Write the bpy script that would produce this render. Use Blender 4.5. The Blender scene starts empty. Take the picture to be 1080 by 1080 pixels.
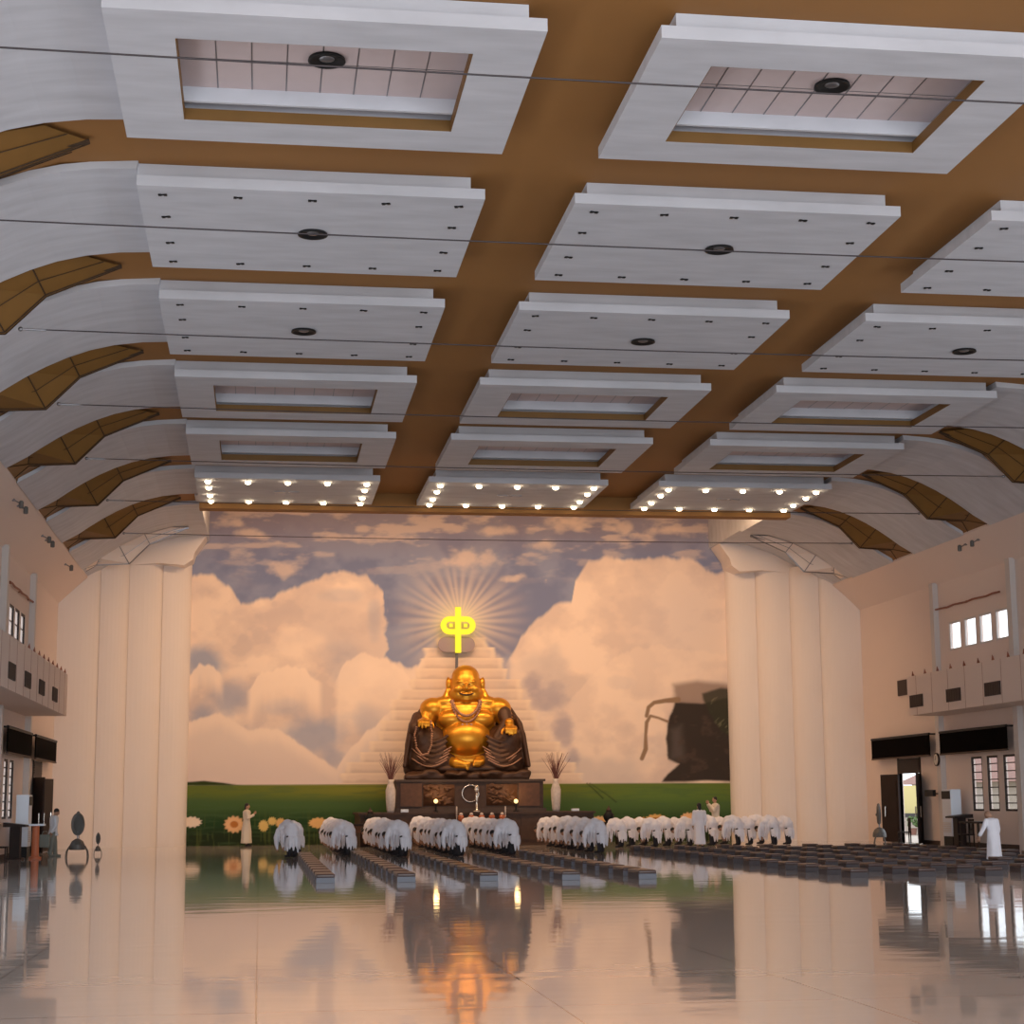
import bpy, bmesh, math, random
import numpy as np
from mathutils import Vector, Matrix, Euler
random.seed(7); rng = np.random.RandomState(5)
PI = math.pi
C = bpy.context.scene.collection

# ------------------------------------------------------------------ camera
YAW, PIT, ROL = .1415, .164, .0072
CAMZ = 1.6
s_, c_ = math.sin, math.cos
fwd = Vector((s_(YAW)*c_(PIT), c_(YAW)*c_(PIT), s_(PIT)))
r0 = Vector((c_(YAW), -s_(YAW), 0)); u0 = r0.cross(fwd)
Xc = c_(ROL)*r0 - s_(ROL)*u0; Yc = s_(ROL)*r0 + c_(ROL)*u0
cam = bpy.data.objects.new('camera', bpy.data.cameras.new('camera')); C.objects.link(cam)
M = Matrix((Xc, Yc, -fwd)).transposed().to_4x4(); M.translation = (0, 0, CAMZ)
cam.matrix_world = M
cam.data.sensor_width = 36; cam.data.lens = 36*1860/1080
cam.data.clip_start = .1; cam.data.clip_end = 500
bpy.context.scene.camera = cam
# ------------------------------------------------------------------ world, lights, exposure
w = bpy.data.worlds.new('world'); bpy.context.scene.world = w; w.use_nodes = True
w.node_tree.nodes['Background'].inputs[0].default_value = (.86, .93, 1, 1)
w.node_tree.nodes['Background'].inputs[1].default_value = 1.9
vs = bpy.context.scene.view_settings
vs.view_transform = 'Standard'; vs.look = 'None'; vs.gamma = 1; vs.use_curve_mapping = False
vs.exposure = 0.12
def area(name, loc, direction, sx, sy, power, col, spread=180):
    l = bpy.data.lights.new(name, 'AREA'); l.shape = 'RECTANGLE'; l.size = sx; l.size_y = sy
    l.energy = power; l.color = col; l.spread = math.radians(spread)
    o = bpy.data.objects.new(name, l); C.objects.link(o); o.location = loc
    o.rotation_euler = Vector(direction).to_track_quat('-Z', 'Y').to_euler()
    return o
DAY = (.87, .95, 1.0); WARM = (1.0, .62, .34)
area('entrance_daylight', (8.4, -7, 5.0), (0, 1, .02), 30, 9, 3500, DAY)
area('side_daylight_left', (-7.7, 22, 2.6), (1, 0, .12), 40, 4.6, 800, DAY)
area('side_daylight_right', (24.5, 22, 2.6), (-1, 0, .12), 40, 4.6, 800, DAY)
for i, x in enumerate((.75, 8.4, 16.1)):          # cove lamps above the mural, tucked behind the beam
    area('cove_lamp', (x, 65.2, 13.6), (0, .62, -.78), 6.0, .5, 400, WARM, 150)

# ------------------------------------------------------------------ materials
MT = {}
def mat(name, col, rough=.6, metal=0, noise=0, nscale=3, stretch=(1, 1, 1), emit=None, es=0, bump=0, coat=0, spec=.5):
    m = bpy.data.materials.new(name); m.use_nodes = True; nt = m.node_tree; b = nt.nodes['Principled BSDF']
    b.inputs['Base Color'].default_value = (*col, 1); b.inputs['Roughness'].default_value = rough
    b.inputs['Metallic'].default_value = metal; b.inputs['Specular IOR Level'].default_value = spec
    if coat: b.inputs['Coat Weight'].default_value = coat; b.inputs['Coat Roughness'].default_value = .15
    if emit: b.inputs['Emission Color'].default_value = (*emit, 1); b.inputs['Emission Strength'].default_value = es
    if noise or bump:
        tc = nt.nodes.new('ShaderNodeTexCoord'); mp = nt.nodes.new('ShaderNodeMapping'); mp.inputs['Scale'].default_value = stretch
        nz = nt.nodes.new('ShaderNodeTexNoise'); nz.inputs['Scale'].default_value = nscale; nz.inputs['Detail'].default_value = 6
        nt.links.new(tc.outputs['Object'], mp.inputs[0]); nt.links.new(mp.outputs[0], nz.inputs[0])
        if noise:
            mx = nt.nodes.new('ShaderNodeMix'); mx.data_type = 'RGBA'
            mx.inputs[6].default_value = (*[c*(1-noise) for c in col], 1); mx.inputs[7].default_value = (*[min(1, c*(1+noise)) for c in col], 1)
            nt.links.new(nz.outputs[0], mx.inputs[0]); nt.links.new(mx.outputs[2], b.inputs['Base Color'])
        if bump:
            bp = nt.nodes.new('ShaderNodeBump'); bp.inputs['Strength'].default_value = bump; bp.inputs['Distance'].default_value = .02
            nt.links.new(nz.outputs[0], bp.inputs['Height']); nt.links.new(bp.outputs[0], b.inputs['Normal'])
    MT[name] = m; return m
plaster = mat('ceiling_plaster', (.585, .60, .66), .8, noise=.24, nscale=1.3, stretch=(.5, 2.2, 1))
brown = mat('brown_ceiling_paint', (.31, .142, .036), .75, noise=.12, nscale=.5)
brown2 = mat('brown_cladding', (.20, .095, .018), .6, noise=.22, nscale=1.5)
joint = mat('dark_joint', (.05, .025, .01), .8)
wallm = mat('cream_wall', (.80, .67, .61), .75, noise=.03, nscale=.4)
pierm = mat('pier_plaster', (.84, .75, .70), .7, noise=.02, nscale=.5)
greyp = mat('grey_pilaster', (.66, .61, .59), .6)
tile = mat('pink_ceiling_tile', (.62, .52, .53), .8, noise=.06)
black = mat('black_metal', (.012, .012, .013), .5, spec=.25)
dark = mat('dark_wood', (.022, .011, .009), .5, noise=.3, nscale=4, spec=.25)
screen = mat('black_blind', (.003, .002, .002), .9, spec=.05)
steel = mat('grey_steel', (.25, .25, .27), .35, metal=.8)
cable = mat('cable_steel', (.045, .035, .04), .5, metal=.3)
leather = mat('brown_leather', (.075, .043, .038), .33, noise=.2, nscale=6)
kbase = mat('kneeler_base', (.05, .04, .048), .5)
kend = mat('kneeler_front_sheen', (.13, .14, .18), .4)  # bluish reflected light on the kneeler fronts, put into their colour
robe = mat('white_robe_cloth', (.86, .86, .98), .85, noise=.08, nscale=9, stretch=(1, 1, .3))
cream = mat('cream_robe_cloth', (.66, .60, .52), .85, noise=.06, nscale=8)
skin = mat('skin', (.42, .24, .16), .6)
hairm = mat('black_hair', (.012, .01, .01), .5)
blackcloth = mat('black_cloth', (.015, .014, .02), .8)
greycloth = mat('grey_cloth', (.22, .24, .22), .8)
gold = mat('gold_leaf', (.72, .33, .03), .36, metal=.7, noise=.10, nscale=1.5)
bronze = mat('dark_bronze_robe', (.075, .034, .018), .5, metal=.3, noise=.4, nscale=2.5, bump=1.0)
rosegold = mat('rose_gold_trim', (.42, .23, .15), .4, metal=.3)
carved = mat('carved_dark_wood', (.065, .032, .02), .65, noise=.4, nscale=5)
relief = mat('relief_wood', (.11, .045, .02), .6, noise=.45, nscale=7)
stone = mat('grey_stone', (.075, .045, .033), .65, noise=.2)
silver = mat('silver', (.7, .66, .62), .25, metal=.8)
porcel = mat('porcelain', (.60, .52, .47), .35, noise=.35, nscale=9)
twig = mat('dry_twig', (.20, .075, .06), .8)
neon = mat('yellow_neon', (.1, .08, .0), .5, emit=(1.0, .80, .02), es=1.05)
lampm = mat('lit_bulb', (1, .9, .75), .5, emit=(1, .78, .5), es=14)
lampy = mat('warm_lamp_glass', (1, .8, .4), .5, emit=(1, .72, .3), es=1.5)
acw = mat('white_plastic', (.74, .80, .90), .35)
orange = mat('orange_plastic', (.60, .17, .07), .5)
amber = mat('amber_glass', (.45, .12, .05), .25)
yellowwall = mat('yellow_outer_wall', (.62, .52, .22), .8)
redroof = mat('red_roof', (.26, .13, .10), .8, noise=.2)
leaf = mat('garden_leaf', (.08, .14, .04), .7, noise=.3)
paving = mat('outdoor_paving', (.45, .38, .32), .7, noise=.15)
ventm = mat('vent_grille', (.05, .03, .024), .7)
rust = mat('rusty_rail', (.28, .09, .05), .6)
fanm = mat('fan_grey', (.13, .125, .12), .45, metal=.3)

def glass_mat():
    m = bpy.data.materials.new('window_glass'); m.use_nodes = True; nt = m.node_tree; nt.nodes.clear()
    o = nt.nodes.new('ShaderNodeOutputMaterial'); mx = nt.nodes.new('ShaderNodeMixShader'); t = nt.nodes.new('ShaderNodeBsdfTransparent')
    g = nt.nodes.new('ShaderNodeBsdfGlossy'); g.inputs['Roughness'].default_value = .03; mx.inputs[0].default_value = .08
    nt.links.new(t.outputs[0], mx.inputs[1]); nt.links.new(g.outputs[0], mx.inputs[2]); nt.links.new(mx.outputs[0], o.inputs[0]); return m
glass = glass_mat()

def floor_mat():
    m = bpy.data.materials.new('polished_floor_tiles'); m.use_nodes = True; nt = m.node_tree; b = nt.nodes['Principled BSDF']
    N = nt.nodes.new; L = nt.links.new
    tc = N('ShaderNodeTexCoord'); br = N('ShaderNodeTexBrick'); br.offset = 0; br.squash = 1
    br.inputs['Scale'].default_value = 1; br.inputs['Brick Width'].default_value = 2.4; br.inputs['Row Height'].default_value = 2.4
    br.inputs['Mortar Size'].default_value = .009; br.inputs['Color1'].default_value = (.55, .52, .51, 1)
    br.inputs['Color2'].default_value = (.57, .54, .53, 1); br.inputs['Mortar'].default_value = (.24, .21, .2, 1)
    L(tc.outputs['Object'], br.inputs[0]); L(br.outputs[0], b.inputs['Base Color'])
    # slightly uneven polish: each tile tips a hair, so reflections break up
    mp = N('ShaderNodeMapping'); mp.inputs['Scale'].default_value = (.9, 1.7, 1); nz = N('ShaderNodeTexNoise')
    nz.inputs['Scale'].default_value = .9; nz.inputs['Detail'].default_value = 2
    bp = N('ShaderNodeBump'); bp.inputs['Strength'].default_value = 1; bp.inputs['Distance'].default_value = .0026
    L(tc.outputs['Object'], mp.inputs[0]); L(mp.outputs[0], nz.inputs[0]); L(nz.outputs[0], bp.inputs['Height']); L(bp.outputs[0], b.inputs['Normal'])
    b.inputs['Roughness'].default_value = .045; b.inputs['Specular IOR Level'].default_value = .8
    return m
floorm = floor_mat()

# ------------------------------------------------------------------ helpers
def link(name, me, m=None, parent=None):
    o = bpy.data.objects.new(name, me); C.objects.link(o)
    if m is not None and me is not None:
        for q in (m if isinstance(m, (list, tuple)) else [m]): me.materials.append(q)
    if parent: o.parent = parent
    return o
def thing(name, label, cat, loc=(0, 0, 0), rz=0, group=None):
    o = bpy.data.objects.new(name, None); C.objects.link(o); o.location = loc; o.rotation_euler = (0, 0, rz)
    o.empty_display_size = .2; o['label'] = label; o['category'] = cat
    if group: o['group'] = group
    return o
def tag(o, label, cat, group=None):
    o['label'] = label; o['category'] = cat
    if group: o['group'] = group
    return o
def struct(o): o['kind'] = 'structure'; return o
class MB:
    """collects shapes into one bmesh"""
    def __init__(s): s.bm = bmesh.new()
    def box(s, x0, x1, y0, y1, z0, z1, mi=0):
        v = [s.bm.verts.new(p) for p in ((x0,y0,z0),(x1,y0,z0),(x1,y1,z0),(x0,y1,z0),(x0,y0,z1),(x1,y0,z1),(x1,y1,z1),(x0,y1,z1))]
        for f in ((0,3,2,1),(4,5,6,7),(0,1,5,4),(1,2,6,5),(2,3,7,6),(3,0,4,7)): s.bm.faces.new([v[i] for i in f]).material_index = mi
        return s
    def rbox(s, x0, x1, y0, y1, z0, z1, r=.03):
        b = bmesh.new(); t = MB(); t.bm = b; t.box(x0, x1, y0, y1, z0, z1)
        bmesh.ops.bevel(b, geom=b.edges[:], offset=r, segments=2, affect='EDGES', profile=.6)
        s.merge(b); return s
    def merge(s, b, mtx=None):
        me = bpy.data.meshes.new('t'); b.to_mesh(me); b.free()
        if mtx: me.transform(mtx)
        s.bm.from_mesh(me); bpy.data.meshes.remove(me); return s
    def prism(s, pts, a0, a1, axis='y', mi=0):
        """pts: outline in the plane across axis; extruded from a0 to a1"""
        def P(p, a):
            return {'y': (p[0], a, p[1]), 'x': (a, p[0], p[1]), 'z': (p[0], p[1], a)}[axis]
        A = [s.bm.verts.new(P(p, a0)) for p in pts]; B = [s.bm.verts.new(P(p, a1)) for p in pts]; n = len(pts)
        fs = [s.bm.faces.new(A), s.bm.faces.new(B[::-1])]
        for i in range(n): fs.append(s.bm.faces.new((A[i], B[i], B[(i+1) % n], A[(i+1) % n])))
        for f in fs: f.material_index = mi
        return s
    def strip(s, pts, y0, y1):
        A = [s.bm.verts.new((p[0], y0, p[1])) for p in pts]; B = [s.bm.verts.new((p[0], y1, p[1])) for p in pts]
        for i in range(len(pts)-1): s.bm.faces.new((A[i], A[i+1], B[i+1], B[i]))
        return s
    def ell(s, c, r, rot=None, seg=16):
        b = bmesh.new(); bmesh.ops.create_uvsphere(b, u_segments=seg, v_segments=max(6, seg//2+2), radius=1)
        R = Euler(rot).to_matrix().to_4x4() if rot else Matrix()
        r = (r, r, r) if not hasattr(r, '__len__') else r
        return s.merge(b, Matrix.Translation(c) @ R @ Matrix.Diagonal((*r, 1)))
    def tube(s, pts, rad, seg=8, caps=True):
        pts = [Vector(p) for p in pts]; n = len(pts); rad = rad if hasattr(rad, '__len__') else [rad]*n
        rings = []; up = None
        for i, p in enumerate(pts):
            d = (pts[min(i+1, n-1)] - pts[max(i-1, 0)]).normalized()
            if up is None: up = d.orthogonal().normalized()
            up = (up - d*up.dot(d)); up = up.normalized() if up.length > 1e-6 else d.orthogonal().normalized()
            q = d.cross(up)
            rings.append([s.bm.verts.new(p + (up*math.cos(a) + q*math.sin(a))*rad[i]) for a in [2*PI*k/seg for k in range(seg)]])
        for a, b in zip(rings, rings[1:]):
            for k in range(seg): s.bm.faces.new((a[k], a[(k+1) % seg], b[(k+1) % seg], b[k]))
        if caps: s.bm.faces.new(rings[0][::-1]); s.bm.faces.new(rings[-1])
        return s
    def cap(s, pts, rad, seg=12):
        n = len(pts); rad = rad if hasattr(rad, '__len__') else [rad]*n
        s.tube(pts, rad, seg)
        for p, r in zip(pts, rad): s.ell(p, r*1.0, seg=seg)
        return s
    def lathe(s, prof, c=(0, 0, 0), seg=20, sx=1, sy=1):
        rings = []
        for r, z in prof: rings.append([s.bm.verts.new((c[0]+r*sx*math.cos(2*PI*k/seg), c[1]+r*sy*math.sin(2*PI*k/seg), c[2]+z)) for k in range(seg)])
        for a, b in zip(rings, rings[1:]):
            for k in range(seg): s.bm.faces.new((a[k], a[(k+1) % seg], b[(k+1) % seg], b[k]))
        s.bm.faces.new(rings[0][::-1]); s.bm.faces.new(rings[-1]); return s
    def mesh(s, name, smooth=False):
        bmesh.ops.recalc_face_normals(s.bm, faces=s.bm.faces[:])
        me = bpy.data.meshes.new(name); s.bm.to_mesh(me); s.bm.free()
        if smooth:
            for p in me.polygons: p.use_smooth = True
        return me
    def obj(s, name, m, parent=None, smooth=False): return link(name, s.mesh(name, smooth), m, parent)
def fuse(mb, voxel, smooth=4, extra=None, name='body'):
    """melt overlapping shapes into one continuous surface"""
    me = mb.mesh('tmp'); o = bpy.data.objects.new('tmp', me); C.objects.link(o)
    r = o.modifiers.new('r', 'REMESH'); r.mode = 'VOXEL'; r.voxel_size = voxel
    if smooth: q = o.modifiers.new('s', 'SMOOTH'); q.factor = .5; q.iterations = smooth
    dg = bpy.context.evaluated_depsgraph_get(); out = bpy.data.meshes.new_from_object(o.evaluated_get(dg))
    bpy.data.objects.remove(o); bpy.data.meshes.remove(me)
    if extra:
        bm = bmesh.new(); bm.from_mesh(out); t = extra.mesh('e'); bm.from_mesh(t); bpy.data.meshes.remove(t); bm.to_mesh(out); bm.free()
    for p in out.polygons: p.use_smooth = True
    out.name = name; out.materials.clear(); return out
def copy_tree(o, parent=None):
    c = o.copy(); C.objects.link(c); c.parent = parent
    for ch in list(o.children): copy_tree(ch, c)
    return c
ORD = ['nearest', 'second', 'third', 'fourth', 'fifth', 'sixth', 'seventh', 'eighth', 'ninth', 'tenth', 'eleventh', 'twelfth', 'thirteenth', 'fourteenth', 'fifteenth', 'sixteenth']

# ------------------------------------------------------------------ the hall shell
XL, XR, XC = -8.0, 24.92, 8.46
PITCH, LEN, Y1 = 6.905, 4.695, 22.64
H = 12.12; HC = 12.56
def mx(x): return 2*XC - x
o = MB().box(XL-.3, XR+.3, -8, 74.5, -.3, 0).obj('floor', floorm); struct(o)
arc = [(-6.95, 10.68), (-6.2, 11.18), (-5.55, 11.63), (-4.6, 12.13), (-3.55, 12.47), (-2.26, 12.56)]
full = arc + [(mx(x), z) for x, z in arc[::-1]]
m_ = MB(); m_.strip(full, -8, 62.55)
for side in (0, 1):
    a = arc if not side else [(mx(x), z) for x, z in arc]
    m_.strip(a, 62.55, 68.75)
    xe = -2.26 if not side else mx(-2.26)
    q_ = MB(); q_.box(min(xe, xe+(.2 if side else -.2)), max(xe, xe+(.2 if side else -.2)), 62.6, 74.15, 12.50, 14.3); q_.strip([(x, z-.02) for x, z in a], 68.75, 74.2); struct(q_.obj('ceiling', plaster))
m_.strip([(-2.26, 14.3), (mx(-2.26), 14.3)], 62.5, 74.2)
struct(m_.obj('ceiling', brown))
struct(MB().box(-2.26, mx(-2.26), 61.98, 62.6, 11.92, 14.3).obj('trim_1', brown))
struct(MB().box(XL-.3, XR+.3, 74.2, 74.5, 0, 14.4).obj('wall_back', wallm))

def wall(name, X, holes, thick=.15, out=1):
    """a wall in the plane x = X, thickness outwards, real openings (y0, y1, z0, z1)"""
    ys = sorted({-8., 74.2} | {h[0] for h in holes} | {h[1] for h in holes}); zs = sorted({0., 10.9} | {h[2] for h in holes} | {h[3] for h in holes})
    m = MB(); bm = m.bm; x1 = X + out*thick
    def quad(*p): bm.faces.new([bm.verts.new(q) for q in p])
    for a, b in zip(ys, ys[1:]):
        for c, d in zip(zs, zs[1:]):
            if any(a >= h[0]-1e-6 and b <= h[1]+1e-6 and c >= h[2]-1e-6 and d <= h[3]+1e-6 for h in holes): continue
            quad((X, a, c), (X, b, c), (X, b, d), (X, a, d)); quad((x1, a, c), (x1, a, d), (x1, b, d), (x1, b, c))
    for a, b, c, d in holes:
        quad((X, a, c), (x1, a, c), (x1, a, d), (X, a, d)); quad((X, b, c), (X, b, d), (x1, b, d), (x1, b, c))
        quad((X, a, d), (x1, a, d), (x1, b, d), (X, b, d))
        if c > .05: quad((X, a, c), (X, b, c), (x1, b, c), (x1, a, c))
    bmesh.ops.remove_doubles(bm, verts=bm.verts[:], dist=1e-4)
    return struct(m.obj(name, wallm))
UP = [(56.4, 57.45, 7.0, 8.05), (57.75, 58.85, 7.0, 8.05), (59.1, 60.2, 7.0, 8.05), (60.5, 61.6, 7.0, 8.05)]
LO = [(56.4, 57.4, 1.24, 3.12), (57.85, 58.78, 1.24, 3.12), (59.2, 60.15, 1.24, 3.12)]
DOOR = (65.1, 67.35, 0, 2.66); TR = (65.1, 67.35, 2.74, 3.2)
wall('wall_left', XL, UP+LO+[DOOR], out=-1)
wall('wall_right', XR, UP+LO+[DOOR], out=1)
wn = [0]
def window(X, h, out, bars):
    wn[0] += 1; a, b, c, d = h; xi, xo = sorted((X+out*.01, X+out*.07))
    m = MB(); t = .07
    m.box(xi, xo, a, a+t, c, d).box(xi, xo, b-t, b, c, d).box(xi, xo, a+t, b-t, c, c+t).box(xi, xo, a+t, b-t, d-t, d)
    for k in range(1, bars): z = c+(d-c)*k/bars; m.box(xi+.02, xo-.02, a+t, b-t, z-.018, z+.018)
    w_ = struct(m.obj('window_%d' % wn[0], dark if bars > 1 else greyp))
    MB().box(xi+.03, xi+.04, a+t, b-t, c+t, d-t).obj('window_pane', glass, w_)
for X, out in ((XL, -1), (XR, 1)):
    for h in UP: window(X, h, out, 1 if out > 0 else 2)
    for h in LO: window(X, h, out, 7)
# doors: frame, transom, two leaves standing open into the hall
dn = 0
for X, out in ((XL, -1), (XR, 1)):
    dn += 1; a, b, c, d = DOOR
    x0, x1 = sorted((X-out*.04, X+out*.12))
    f = MB().box(x0, x1, a-.1, a, 0, 3.25).box(x0, x1, b, b+.1, 0, 3.25).box(x0, x1, a, b, 2.66, 2.76)
    f = struct(f.obj('door_%d' % dn, dark))
    t = MB(); xa, xb = sorted((X-out*.05, X-out*.02)); t.box(xa, xb, a, b, 2.74, 3.22)
    for k in range(5): t.box(xa-.02, xb+.02, a, b, 2.80+k*.085, 2.83+k*.085)
    t.obj('transom', dark, f)
    for k, (yy, sg) in enumerate(((a, -1), (b, 1))):
        l = MB(); ang = math.radians(25)
        l.box(0, 1.25 if sg > 0 else 1.05, -.03, .03, .02, 2.64)
        for z0 in (.2, .95, 1.75): l.box(.12, .95, -.045, .045, z0, z0+.62)
        lo = l.obj('door_leaf', dark, f); lo.location = (X-out*.05, yy, 0); lo.rotation_euler = (0, 0, math.atan2(sg, -out*(.22 if sg > 0 else .5)))
        hd = MB().tube([(.9, -.09, 1.0), (.9, -.09, 1.4)], .025, 8).tube([(.9, .09, 1.0), (.9, .09, 1.4)], .025, 8).obj('door_handle', silver, lo)

# ledge (sloped cove) where the vault lands on each side wall
for X, sg, n in ((XL, 1, 2), (XR, -1, 3)):
    P = [(X, 9.55), (X+sg*1.08, 10.62), (X+sg*1.05, 10.78), (X-sg*.25, 11.0), (X-sg*.25, 9.55)]
    struct(MB().prism(P, -8, 74.2).obj('trim_%d' % n, wallm))
# pilasters
tn = 4
for X, sg in ((XL, 1), (XR, -1)):
    for y in (62.7, 55.8, 48.9, 42.0):
        x0, x1 = sorted((X, X+sg*.2)); struct(MB().box(x0, x1, y-.18, y+.18, 0, 9.62).obj('trim_%d' % tn, greyp)); tn += 1
# baseboards
struct(MB().box(XL, XL+.03, -8, 71.8, 0, .14).obj('baseboard_left', stone)); struct(MB().box(XR-.03, XR, -8, 65.0, 0, .14).obj('baseboard_right', stone))
# stepped piers either side of the mural, stepping towards the viewer as they near the side walls
edges = [-2.93, -4.06, -5.36, -6.44, XL]; fr = [74.0, 73.33, 72.66, 71.99]
for side in (0, 1):
    for k in range(4):
        xa, xb, Y = edges[k], edges[k+1], fr[k]
        pts = [(xa, 74.2)]+[(xa+(xb-xa)*(.5-.5*math.cos(PI*u/2*1.0))/.5*1.0 if 0 else xa+(xb-xa)*(1-math.cos(PI/2*u)), Y-.78*math.sin(PI/2*u)) for u in [i/10 for i in range(11)]]+[(xb, 74.2)]
        if side: pts = [(mx(x) if x != XL else XR, y) for x, y in pts]
        o = MB().prism(pts, 0, 11.5 if k < 3 else 12.6, 'z').obj('trim_%d' % tn, pierm); tn += 1; struct(o)
    wing = [(XL, 10.2), (-6.3, 11.2), (-4.2, 11.38), (-3.2, 11.3), (-2.86, 11.55), (-2.78, 11.85), (-2.30, 12.55), (-2.26, 14.2), (XL, 14.2)]
    if side: wing = [(mx(x) if x != XL else XR, z) for x, z in wing]
    struct(MB().prism(wing, 72.5, 74.15).obj('trim_%d' % tn, pierm)); tn += 1

# ------------------------------------------------------------------ hung ceiling panels
COLX = [(-2.26, 3.77), (5.38, 11.41), (13.15, 19.18)]; COLN = ['left', 'middle', 'right']
def spot_mesh(lit):
    m = MB(); m.lathe([(.085, 0), (.09, -.03), (.07, -.035), (.05, -.01)], seg=14)
    if not lit:
        m.bm.free(); m = MB(); m.box(-.075, -.02, -.035, .035, -.022, .0).box(.02, .075, -.035, .035, -.022, .0).ell((0, 0, -.005), (.035, .03, .015), seg=8)
    return m.mesh('spotlight', True)
sp_dark = spot_mesh(False); sp_dark.materials.append(black)
sp_lit = spot_mesh(True); sp_lit.materials.append(silver)
bulb = MB().ell((0, 0, -.055), (.10, .10, .065), seg=12).mesh('bulb', True); bulb.materials.append(lampm)
dl_me = MB().lathe([(.27, 0), (.28, -.04), (.25, -.045), (.20, -.01), (.05, .0)], seg=28).mesh('downlight', True); dl_me.materials.append(black)
dl_in = MB().ell((0, 0, -.0), (.12, .12, .03), seg=12).mesh('downlight_bulb', True); dl_in.materials.append(steel)
def panel(ci, ri, lit=False):
    x0, x1 = COLX[ci]; y0 = Y1 + PITCH*ri; y1 = y0 + LEN
    recess = ri in (0, 3, 4)
    desc = 'with tiled recessed well' if recess else ('carrying lit spotlights' if lit else 'flat, dotted with small dark spotlights')
    t = thing('ceiling_panel', 'white hung ceiling panel %s, %s column, %s row from viewer' % (desc, COLN[ci], ORD[ri]), 'ceiling panel', ((x0+x1)/2, (y0+y1)/2, H), 0, 'hung ceiling panels')
    hx, hy = (x1-x0)/2, (y1-y0)/2
    L_ = -hx if ci == 0 else -hx+.24; R_ = hx-.24
    if not recess:
        MB().box(-hx, hx, -hy, hy, 0, .19).obj('lower_plate', plaster, t)
        MB().box(L_, R_, -hy+.12, hy-.12, .19, .435).obj('upper_step', plaster, t)
    else:
        a, b = hx-.93, hy-.86
        m = MB()
        for q in ((-hx, hx, -hy, -b), (-hx, hx, b, hy), (-hx, -a, -b, b), (a, hx, -b, b)): m.box(*q, 0, .19)
        m.obj('lower_plate', plaster, t)
        rim = MB()
        for q in ((-a, a, b-.012, b-.002), (-a, a, -b+.002, -b+.012), (-a+.002, -a+.012, -b, b), (a-.012, a-.002, -b, b)): rim.box(*q, .004, .189)
        rim.obj('recess_lining', brown2, t)
        m = MB(); c, d = a+.22, b+.16
        for q in ((L_, R_, -hy+.12, -d), (L_, R_, d, hy-.12), (L_, -c, -d, d), (c, R_, -d, d)): m.box(*q, .19, .435)
        for q in ((-c, c, b-.30, b-.24), ): m.box(*q, .19, .44)
        m.obj('upper_step', plaster, t)
        m = MB().box(-a-.2, a+.2, -b-.14, b+.14, .425, .434, 0)
        n = 8
        for k in range(1, n): x = -a+2*a*k/n; m.box(x-.009, x+.009, -b-.13, b+.13, .42, .426, 1)
        m.box(-a-.19, a+.19, .1, .115, .42, .426, 1)
        m.obj('well_tiles', [tile, steel], t)
    # central downlight
    if ri < 3:
        d_ = link('downlight', dl_me, None, t); d_.location = (.06 if ci == 0 else .2, -.1, .42 if recess else 0)
        q = link('downlight_bulb', dl_in, None, d_)
    elif ri == 5: MB().box(-.42, -.05, -.06, .06, -.03, 0).box(.05, .42, -.06, .06, -.03, 0).obj('twin_vent', steel, t)
    if not recess:
        pos = [(-hx+.42+(2*hx-.84)*k/4, yy) for k in range(5) for yy in (-hy+.42, hy-.42)]
        pos += [(xx, yy) for xx in (-hx+.42, hx-.42) for yy in (-.75, .75)]
        for p in pos:
            s = link('spotlight', sp_lit if lit else sp_dark, None, t); s.location = (*p, 0); s.rotation_euler = (0, 0, random.uniform(-.3, .3))
            if lit: link('bulb', bulb, None, s)
    return t
for ci in range(3):
    for ri in range(6):
        if ci == 2 and ri == 0: continue
        panel(ci, ri, ri == 5)
for x in (.75, 8.4, 16.1):
    for y in (57.8, 61.2):
        l = bpy.data.lights.new('panel_spots', 'SPOT'); l.energy = 170; l.color = WARM; l.spot_size = math.radians(95); l.spot_blend = .8; l.shadow_soft_size = .6
        o = bpy.data.objects.new('panel_spots', l); C.objects.link(o); o.location = (x, y, 12.0); o.rotation_euler = Vector((0, .55, -.83)).to_track_quat('-Z', 'Y').to_euler()

# curved bands running from the panels down to the side ledges, one per row
band = [(-2.27, 12.42), (-2.9, 12.39), (-3.55, 12.3), (-4.1, 12.16), (-4.6, 11.97), (-5.1, 11.73), (-5.55, 11.47), (-6.0, 11.17), (-6.35, 10.92), (-6.9, 10.60)]
def thick_band(y0, y1, side, t=.14):
    low = band; up = [(x+.03, z+t) for x, z in band]
    P = low + up[::-1]
    if side: P = [(mx(x), z) for x, z in P]
    return MB().prism(P, y0, y1)
for side in (0, 1):
    for ri in range(-1, 7):
        if side and ri < 2: continue
        y0 = Y1 + PITCH*ri
        sn = ('left', 'right')[side]
        nm = 'partly visible at the top edge' if ri < 0 else '%s from viewer' % ORD[ri]
        if side: nm = ['', '', 'at the right picture edge', 'third from mural wall', 'third before the piers', 'second before the piers', 'next to the piers'][ri]
        o = thick_band(y0, y0+LEN, side).obj('vault_band', plaster)
        tag(o, 'curved white vault band on %s side, %s' % (sn, nm), 'ceiling panel', 'curved vault bands')
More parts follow.
